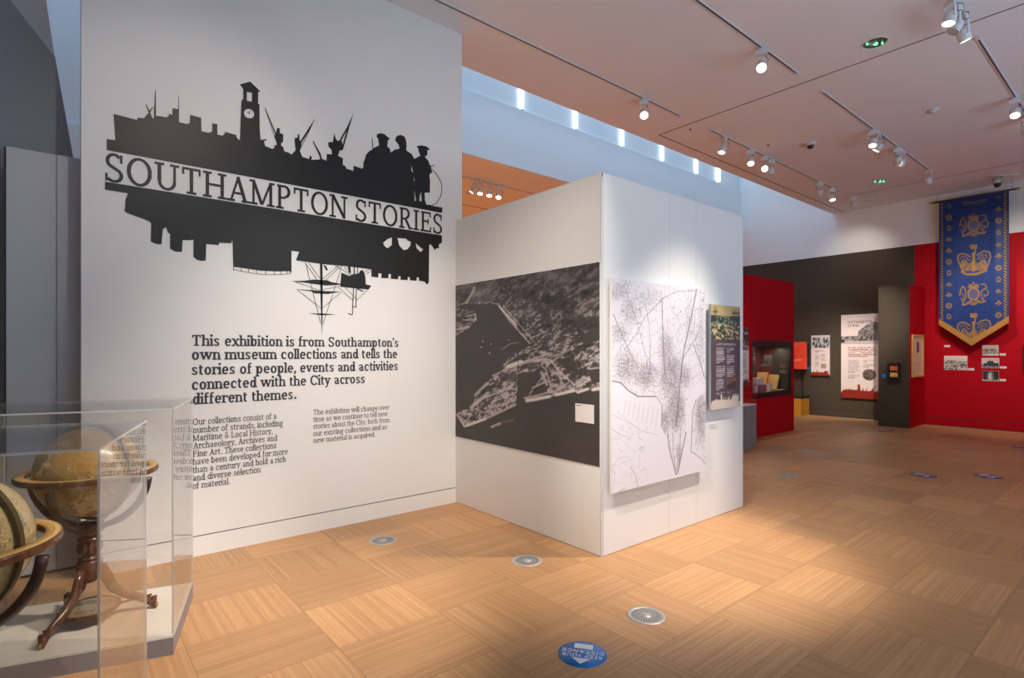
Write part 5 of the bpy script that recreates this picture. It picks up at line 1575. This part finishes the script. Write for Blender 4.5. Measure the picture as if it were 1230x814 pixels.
# photographs and labels under the banner
Q = lambda x0, t0, bt0, x1, t1, bt1: (1100 + x0 / 6.26, 400 + t0 / 6.26, 400 + bt0 / 6.26, 1100 + x1 / 6.26, 400 + t1 / 6.26, 400 + bt1 / 6.26)
def photo(seed, kind):
    def f(c):
        n = fbm(c.S * 6, c.T * 8, 4, seed); m = fbm(c.S * 16, c.T * 14, 3, seed + 9)
        if kind == 'fire':
            c.c[:] = (46, 42, 46)
            gl = np.exp(-((c.S - .52 + .08 * n) / .16) ** 2) * np.clip((c.T - .02) * 4, 0, 1) * (m + .35)
            c.fill(np.clip(gl, 0, 1), (236, 226, 224))
            c.fill((c.T > .82) & (m > .5), (190, 180, 178))
        elif kind == 'ship':
            c.c[:] = (196, 184, 180)
            c.fill(c.T > .62, (70, 64, 68), .8)
            c.poly([(.1, .55), (.3, .5), (.34, .3), (.44, .3), (.46, .1), (.5, .3), (.66, .28), (.7, .5), (1, .5), (.94, .75), (.2, .8)], (48, 44, 48), .9, 'st')
            c.fill((c.T > .75) & (m > .5), (150, 140, 140))
        else:
            c.c[:] = (216, 198, 186)
            band = (c.T > .35 + .2 * (n - .5)) & (c.T < .85)
            g_ = np.where(m > .5, 190, 80) + 20 * n
            c.fill(band, np.stack([g_, g_ * .94, g_ * .9], 1), .9)
            if kind == 'big':
                c.fill((c.T > .88) & (m > .47), (60, 54, 52), .9)
                c.fill((c.T < .2), (222, 206, 196))
        b = (c.S < .03) | (c.S > .97) | (c.T < .03) | (c.T > .97)
        c.fill(b, (220, 208, 200), .6)
    return f
def wall_photo(label, px, seed, kind):
    r = W_BACK.off(.008).rect(*px)
    t = thing('mounted_photograph', label, 'photograph', W_BACK.pt((r[0] + r[1]) / 2, r[2], .004), 'photographs under the banner')
    MB().wbox(W_BACK, r[0], r[1], r[2], r[3], .001, .007).build('board', BOARD, t)
    print_face('print', W_BACK, r, .0076, 60, 44, photo(seed, kind), t)
wall_photo('largest sepia photograph, alone on the left below the banner', Q(213, 170, 275, 388, 170, 279), 3, 'big')
wall_photo('topmost photograph of the column of three below the banner', Q(500, 89, 167, 622, 90, 169), 5, 'town')
wall_photo('middle photograph of the column of three, showing a dark ship', Q(495, 187, 262, 627, 186, 264), 7, 'ship')
wall_photo('bottom photograph of the column of three, with a white plume', Q(502, 283, 359, 625, 282, 362), 9, 'fire')
for lb, q in (('lone white label above the largest photograph below the banner', Q(213, 89, 104, 257, 90, 106)), ('white label at the right of the largest photograph', Q(394, 263, 279, 439, 264, 281)), ('white label at the right of the topmost photograph', Q(631, 152, 168, 677, 152, 168)),
              ('white label at the right of the dark ship photograph', Q(633, 249, 264, 682, 250, 266)), ('white label at the right of the white plume photograph', Q(631, 344, 360, 677, 345, 362))):
    small_label(lb, W_BACK, q)
framed('dark picture frame cut off by the right edge of the photo', W_BACK, (1228.4, 415.5, 446.0, 1262, 414, 448.5), 0.04, BLACK, 0.03, lambda c: c.fill(c.S > -1, (40, 38, 40)), 10, 10, (40, 38, 40))

# ------------------------------------------------------------------ floor: grilles and stickers
def grille(x, y, label, rad=0.108, dirty=False):
    t = thing('floor_vent', label, 'vent', (x, y, 0), 'round floor vents')
    MB().lathe([(0, .0004), (rad * .8, .0004)], (x, y, 0), 40).build('recess', SHADOWGAP, t)
    MB().lathe([(rad * .78, .0006), (rad * .80, .004), (rad * .96, .004), (rad, .0006)], (x, y, 0), 48).build('rim', STEEL, t)
    MB().lathe([(rad * .30, .0006), (rad * .29, .0035), (0, .0042)], (x, y, 0), 32).build('hub', STEEL, t)
    mb = MB()
    for k in range(32):
        a = 2 * PI * k / 32
        d = Vector((math.cos(a), math.sin(a), 0)); s_ = Vector((-d.y, d.x, 0))
        c = Vector((x, y, 0))
        z = EZ * .0032
        mb.add([c + d * rad * .28 + s_ * .0022 + z, c + d * rad * .28 - s_ * .0022 + z, c + d * rad * .8 - s_ * .0055 + z, c + d * rad * .8 + s_ * .0055 + z], [(0, 1, 2, 3)])
        mb.add([c + d * rad * .5 + s_ * .0036 + z, c + d * rad * .5 - s_ * .0036 + z, c + d * rad * .5 - s_ * .0036, c + d * rad * .5 + s_ * .0036], [(0, 1, 2, 3)])
    mb.lathe([(rad * .545, .0032), (rad * .58, .0032)], (x, y, 0), 40)
    mb.build('grille_bars', STEEL, t)
    return t
for u, v, lb in ((776, 739, 'nearest round steel floor vent, behind the bright blue floor sticker'), (633, 673, 'round steel floor vent in front of the partition corner'), (460, 649, 'round steel floor vent by the foot of the title wall'),
                 (947, 570.6, 'round floor vent just past the right end of the partition'), (968.7, 542, 'round floor vent in front of the crimson showcase wall'), (1161.5, 542.8, 'round floor vent in the shade below the banner, behind a sticker'),
                 (1052.8, 519, 'round floor vent before the charcoal column, left of its sticker'), (1157, 519.4, 'farthest round floor vent, at the foot of the crimson wall below the photographs'), (1223, 542.8, 'round floor vent at the right edge, in front of a blue sticker')):
    p = on_floor(u, v)
    grille(p[0], p[1], lb)

class FloorFrame:
    """lettering laid on the floor: a along dir, b along up, d above the floor"""
    def __init__(self, c, right):
        self.c = Vector(c); self.r = Vector(right).normalized(); self.u = EZ.cross(self.r)
    def pt(self, a, b, d=0.0):
        p = self.c + self.r * a + self.u * b + EZ * d
        return (p.x, p.y, p.z)
sc_ = on_floor(699.3, 785.3)
p_k, p_r = Vector(on_floor(655 + 905 / 13.67, 755 + 490 / 13.67)), Vector(on_floor(655 + 265 / 13.67, 755 + 405 / 13.67))
def floor_sticker(c, right, label, rad=0.121, m1=BLUEV, full=True):
    t = thing('floor_sticker', label, 'sticker', (c[0], c[1], 0), 'round blue floor stickers')
    MB().lathe([(0, .0012), (rad, .0012), (rad, .0001)], (c[0], c[1], 0), 48).build('disc', m1, t)
    ff = FloorFrame((c[0], c[1], 0), right)
    k = rad / .121
    m = MB()
    lettering(m, ff, 'KEEP YOUR', -.098 * k, .098 * k, .004 * k, .00040 * k, 11, .0016, False)
    lettering(m, ff, 'DISTANCE', -.105 * k, .105 * k, -.034 * k, .00040 * k, 11, .0016, False)
    m.build('lettering', WHITEV, t)
    MB().add([ff.pt(-.047 * k, .040 * k, .0016), ff.pt(.047 * k, .040 * k, .0016), ff.pt(0, .090 * k, .0016)], [(0, 1, 2)]).add([ff.pt(-.047 * k, -.092 * k, .0016), ff.pt(.047 * k, -.092 * k, .0016), ff.pt(.047 * k, -.048 * k, .0016), ff.pt(-.047 * k, -.048 * k, .0016)], [(0, 1, 2, 3)]).build('arrow', WHITEV, t)
    return t
floor_sticker(sc_, p_r - p_k, 'bright blue round KEEP YOUR DISTANCE sticker nearest on the floor')
for u, v, m1, lb in ((1109, 570.6, BLUED, 'blue round distance sticker farther right, alone on the shaded floor'), (1187, 571.9, BLUED, 'scuffed dark blue distance sticker near the right edge, on the nearer row'), (1063.9, 517, BLUED, 'small blue distance sticker at the foot of the charcoal column'), (1228, 537, BLUED, 'blue distance sticker cut by the right edge, below the crimson wall')):
    floor_sticker(on_floor(u, v), p_r - p_k, lb, 0.135, m1)

# ------------------------------------------------------------------ ceiling: tracks, spotlights, detectors
def track(x0, x1, y, label):
    t = thing('light_track', label, 'track', ((x0 + x1) / 2, y, Z_CEIL))
    MB().box(x0, x1, y - .018, y + .018, Z_CEIL - .012, Z_CEIL - .0005).build('rail', METALW, t)
    MB().box(x0 + .03, x1 - .03, y - .007, y + .007, Z_CEIL - .0128, Z_CEIL - .0121).build('slot', BLACK, t)
    for xx in (x0, x1):
        MB().box(xx - .03, xx + .03, y - .02, y + .02, Z_CEIL - .016, Z_CEIL - .0005).build('end_cap', METALW, t)
T1, T2, T3 = 4.27, 2.77, 1.29
track(-1.0, 6.48, T1, 'long ceiling track over the title wall and partition')
track(7.2, 12.0, T1, 'ceiling track along the rooflight, carrying five spotlights')
track(-1.0, 6.52, T2, 'ceiling track running off the top edge left of the green emergency light')
track(7.2, 11.85, T2, 'ceiling track in the middle of the far bay, right of the dome camera')
track(-1.0, 6.70, T3, 'short length of ceiling track at the top right corner')
track(7.2, 12.0, T3, 'ceiling track at the right edge of the photo')

def spotlight(x, y, target, label, on=True, power=0, angle=40, blend=.6, color=WARM, drop=.15, yaw=None, zc=None):
    zc = zc or Z_CEIL
    t = thing('track_spotlight', label, 'spotlight', (x, y, zc - .013), 'track spotlights')
    p = Vector((x, y, zc - .013))
    tv = Vector(target)
    hz = Vector((tv.x - x, tv.y - y, 0)).normalized()
    sd = Vector((-hz.y, hz.x, 0))
    MB().frame(p - EZ * .012, hz, sd, EZ, .02, .028, .0115).build('adapter', METALW, t)
    MB().frame(p - EZ * .0505, hz, sd, EZ, .026, .058, .0265).build('gear_box', METALW, t, bevel=.004)
    head = p - EZ * (drop + .045) + hz * .012
    for s_ in (-1, 1):
        MB().frame((p + sd * s_ * .0565 + head + sd * s_ * .0565) / 2 - EZ * .012, hz, sd, EZ, .010, .0028, (p.z - head.z) / 2 - .012).build('yoke_arm', METALW, t)
    ax = (tv - head).normalized()
    hd = MB().lathe([(0, -.066), (.030, -.064), (.047, -.050), (.052, -.030), (.052, .052), (.048, .054), (.046, .048)], head, 28, axis=ax).build('lamp_head', METALW, t)
    MB().lathe([(.0475, .046), (.030, .050), (0, .052)], head, 28, axis=ax).build('lens', LENS if on else LENSOFF, hd)
    MB().tube([p - EZ * .075 + sd * .03 - hz * .02, p - EZ * .10 + sd * .062 - hz * .06, p - EZ * .15 + sd * .055 - hz * .075, head - ax * .06], .0035, 6).build('cable', BLACK, t)
    if on and power:
        l = lamp_spot('spot_beam', head + ax * .075, tv, power, angle, blend, color, .03, t, p)
    return t

spotlight(5.68, T2, (1.6, 0.9, 0.0), 'lone lit spotlight on the track beside the green emergency light', True, 25, 45, 1.0)
spotlight(5.68, T1, (2.4, 1.2, 0.0), 'lone lit spotlight above the partition, nearest the rooflight edge', True, 25, 40, 1.0)
spotlight(7.57, T1, (6.2, 4.6, 0.0), 'first spotlight of the rooflight-side track, tilted to the left', True, 25, 50, .9)
spotlight(8.39, T1, (6.0, 2.6, 0.0), 'second spotlight of the rooflight-side track', True, 25, 50, .9)
spotlight(8.86, T1, (3.5, 1.5, 0.6), 'brightest spotlight of the rooflight-side track, facing the room', True, 25, 50, .9)
spotlight(9.08, T1, (9.5, 4.65, 0.9), 'unlit-looking spotlight directly behind the brightest one', False)
spotlight(11.02, T1, (13.8, 5.3, 0.9), 'spotlight seen from behind near the far end of the rooflight-side track', True, 420, 40, 1.0)
spotlight(11.59, T1, (10.6, 3.2, 0.2), 'last spotlight of the rooflight-side track, with a cream face', True, 25, 50, .9)
spotlight(8.99, T2, (7.2, 2.5, 0.2), 'first lit spotlight of the middle track', True, 15, 45, .9)
spotlight(9.24, T2, (8.85, 4.65, 1.6), 'second spotlight of the middle track, tucked behind the first', True, 70, 22, 1.0)
spotlight(10.08, T2, (13.8, 4.6, 1.1), 'third spotlight of the middle track, its back to the room', True, 950, 28, 1.0)
spotlight(10.25, T2, (12.83, 3.6, 1.35), 'fourth spotlight of the middle track, lit inside its ring', True, 170, 22, .8)
spotlight(11.71, T2, (13.8, 2.0, 1.4), 'slim spotlight hanging at the far end of the middle track', True, 230, 60, .9)
spotlight(9.23, T3, (6.6, 1.0, 0.2), 'upper lit spotlight at the right edge of the photo', True, 12, 50, .9)
spotlight(10.09, T3, (13.8, 2.1, 2.3), 'lower spotlight at the right edge of the photo, just behind the other', True, 420, 56, 1.0)
spotlight(6.16, T3, (5.4, 1.9, 0.0), 'lit spotlight cut by the top edge, leftmost of the top right cluster', True, 80, 50, .9)
spotlight(6.36, T3, (5.0, 2.6, 0.9), 'middle spotlight of the top right cluster, seen from the side', False)
spotlight(6.58, T3, (8.2, 0.2, 0.0), 'lowest spotlight of the top right cluster, with a bright oval face', True, 12, 50, .9)
spotlight(12.56, 4.22, (13.8, 4.6, 3.4), 'single pale spotlight by the far ceiling corner above the charcoal wall', True, 40, 80, 1.0)
# four spotlights of the room beyond, below its amber ceiling
track(0.5, 12.0, 8.27, 'ceiling track in the amber room beyond the rooflight')
for k, (xx, tg, lb) in enumerate(((5.92, (4.0, 10, .5), 'leftmost of the four spotlights on the amber ceiling'), (6.08, (5.0, 7.4, 0), 'second from left of the four spotlights on the amber ceiling'), (6.30, (4.8, 7.3, 0), 'third from left of the four spotlights on the amber ceiling'), (6.52, (4.4, 6.6, 0), 'rightmost and brightest of the four spotlights on the amber ceiling'))):
    spotlight(xx, 8.27, tg, lb, True, 60, 70, 1.0, AMBER)
tag(MB().lathe([(0, -.05), (.04, -.045), (.06, -.02), (.065, -.0005)], (6.36, 9.04, Z_CEIL), 20).build('smoke_detector', LIGHTGREY), 'small round detector under the spotlights on the amber ceiling', 'detector')

def emergency(x, y, label, k=1.0):
    t = thing('emergency_light', label, 'light fitting', (x, y, Z_CEIL), 'green emergency lights')
    r = .125 * k
    MB().lathe([(r * .86, -.0005), (r * .88, -.006), (r, -.006), (r * 1.03, -.0005)], (x, y, Z_CEIL), 36).build('rim', METALW, t)
    MB().lathe([(0, -.0012), (r * .86, -.0012)], (x, y, Z_CEIL), 36).build('reflector', mat('emergency_reflector', (.16, .17, .12, 1), .25, metal=.8, var=.6, nscale=60), t)
    for (dx, dy, rr_) in ((.02, .0, .020), (-.045, .055, .008), (.055, -.05, .008)):
        MB().lathe([(0, -.016), (rr_ * .8, -.010), (rr_, -.0014)], (x + dx * k, y + dy * k, Z_CEIL), 16).build('green_led', GREENL, t)
    MB().box(x - .04, x - .012, y - .01, y + .04, Z_CEIL - .018, Z_CEIL - .0014).build('circuit_block', LIGHTGREY, t)
emergency(6.51, 1.99, 'nearer round emergency light glowing green at the top of the photo')
emergency(11.86, 3.55, 'farther round emergency light glowing green between two tracks')

cd = thing('dome_camera', 'small white ceiling dome camera with a black dome', 'camera', (8.87, 3.57, Z_CEIL))
MB().lathe([(0, -.045), (.05, -.045), (.075, -.03), (.08, -.0005)], (8.87, 3.57, Z_CEIL), 28).build('housing', LIGHTGREY, cd)
MB().lathe([(0, -.095), (.025, -.09), (.043, -.07), (.048, -.0455)], (8.87, 3.57, Z_CEIL), 24).build('dome', BLACK, cd)
sd_ = thing('smoke_detector', 'round white smoke detector right of the middle track', 'detector', (8.91, 2.05, Z_CEIL))
MB().lathe([(0, -.02), (.06, -.02), (.065, -.0005)], (8.91, 2.05, Z_CEIL), 28).build('base', LIGHTGREY, sd_)
MB().lathe([(0, -.05), (.03, -.047), (.045, -.03), (.045, -.0205)], (8.91, 2.05, Z_CEIL), 24).build('sensor', LIGHTGREY, sd_)
fd = tag(MB().lathe([(0, -.02), (.07, -.018), (.08, -.0005)], (13.1, 4.1, Z_CEIL), 24).build('smoke_detector', LIGHTGREY), 'flat round detector on the ceiling near the charcoal wall', 'detector')
pc = thing('security_camera', 'silver hanging security camera above the banner', 'camera', (13.15, 2.08, Z_CEIL))
MB().lathe([(0, -.02), (.10, -.02), (.11, -.0005)], (13.15, 2.08, Z_CEIL), 28).build('mount', LIGHTGREY, pc)
MB().lathe([(.045, -.0205), (.07, -.05), (.075, -.12), (.06, -.14)], (13.15, 2.08, Z_CEIL), 24).build('body', STEEL, pc)
MB().lathe([(.058, -.14), (.05, -.18), (.025, -.205), (0, -.21)], (13.15, 2.08, Z_CEIL), 24).build('dome', BLACK, pc)
MB().tube([(13.15, 2.04, Z_CEIL - .012), (13.2, 1.86, Z_CEIL - .012), (13.25, 1.80, Z_CEIL - .002)], .012, 8).build('cable', LIGHTGREY, pc)
for x, y, lb in ((7.0, 4.45, 'tiny dark fixing above the partition by the rooflight edge'), (8.45, 4.02, 'tiny dark fixing between the two far tracks')):
    tag(MB().lathe([(0, -.018), (.012, -.016), (.016, -.0005)], (x, y, Z_CEIL), 12).build('ceiling_fixing', BRASSD), lb, 'fixing')

# glowing light tubes standing in the rooflight slot
WK = Wall('Y', Y_BULK)
ords = ['first', 'second', 'third', 'fourth', 'fifth', 'last']
for k, u in enumerate((627, 692, 748, 796, 837, 863)):
    a = WK.off(-.028).pix(u, 150)[0]
    t = thing('light_tube', '%s glowing light tube from the left in the rooflight slot' % ords[k], 'light tube', (a, Y_BULK + .03, zf), 'light tubes in the rooflight slot')
    MB().tube([(a, Y_BULK + .028, zf + .03), (a, Y_BULK + .028, zf + 1.5)], .026 if k < 5 else .04, 14).build('tube', TUBE, t)
    MB().tube([(a, Y_BULK + .028, zf + .001), (a, Y_BULK + .028, zf + .03)], .027, 14).build('end_cap', METALW, t)
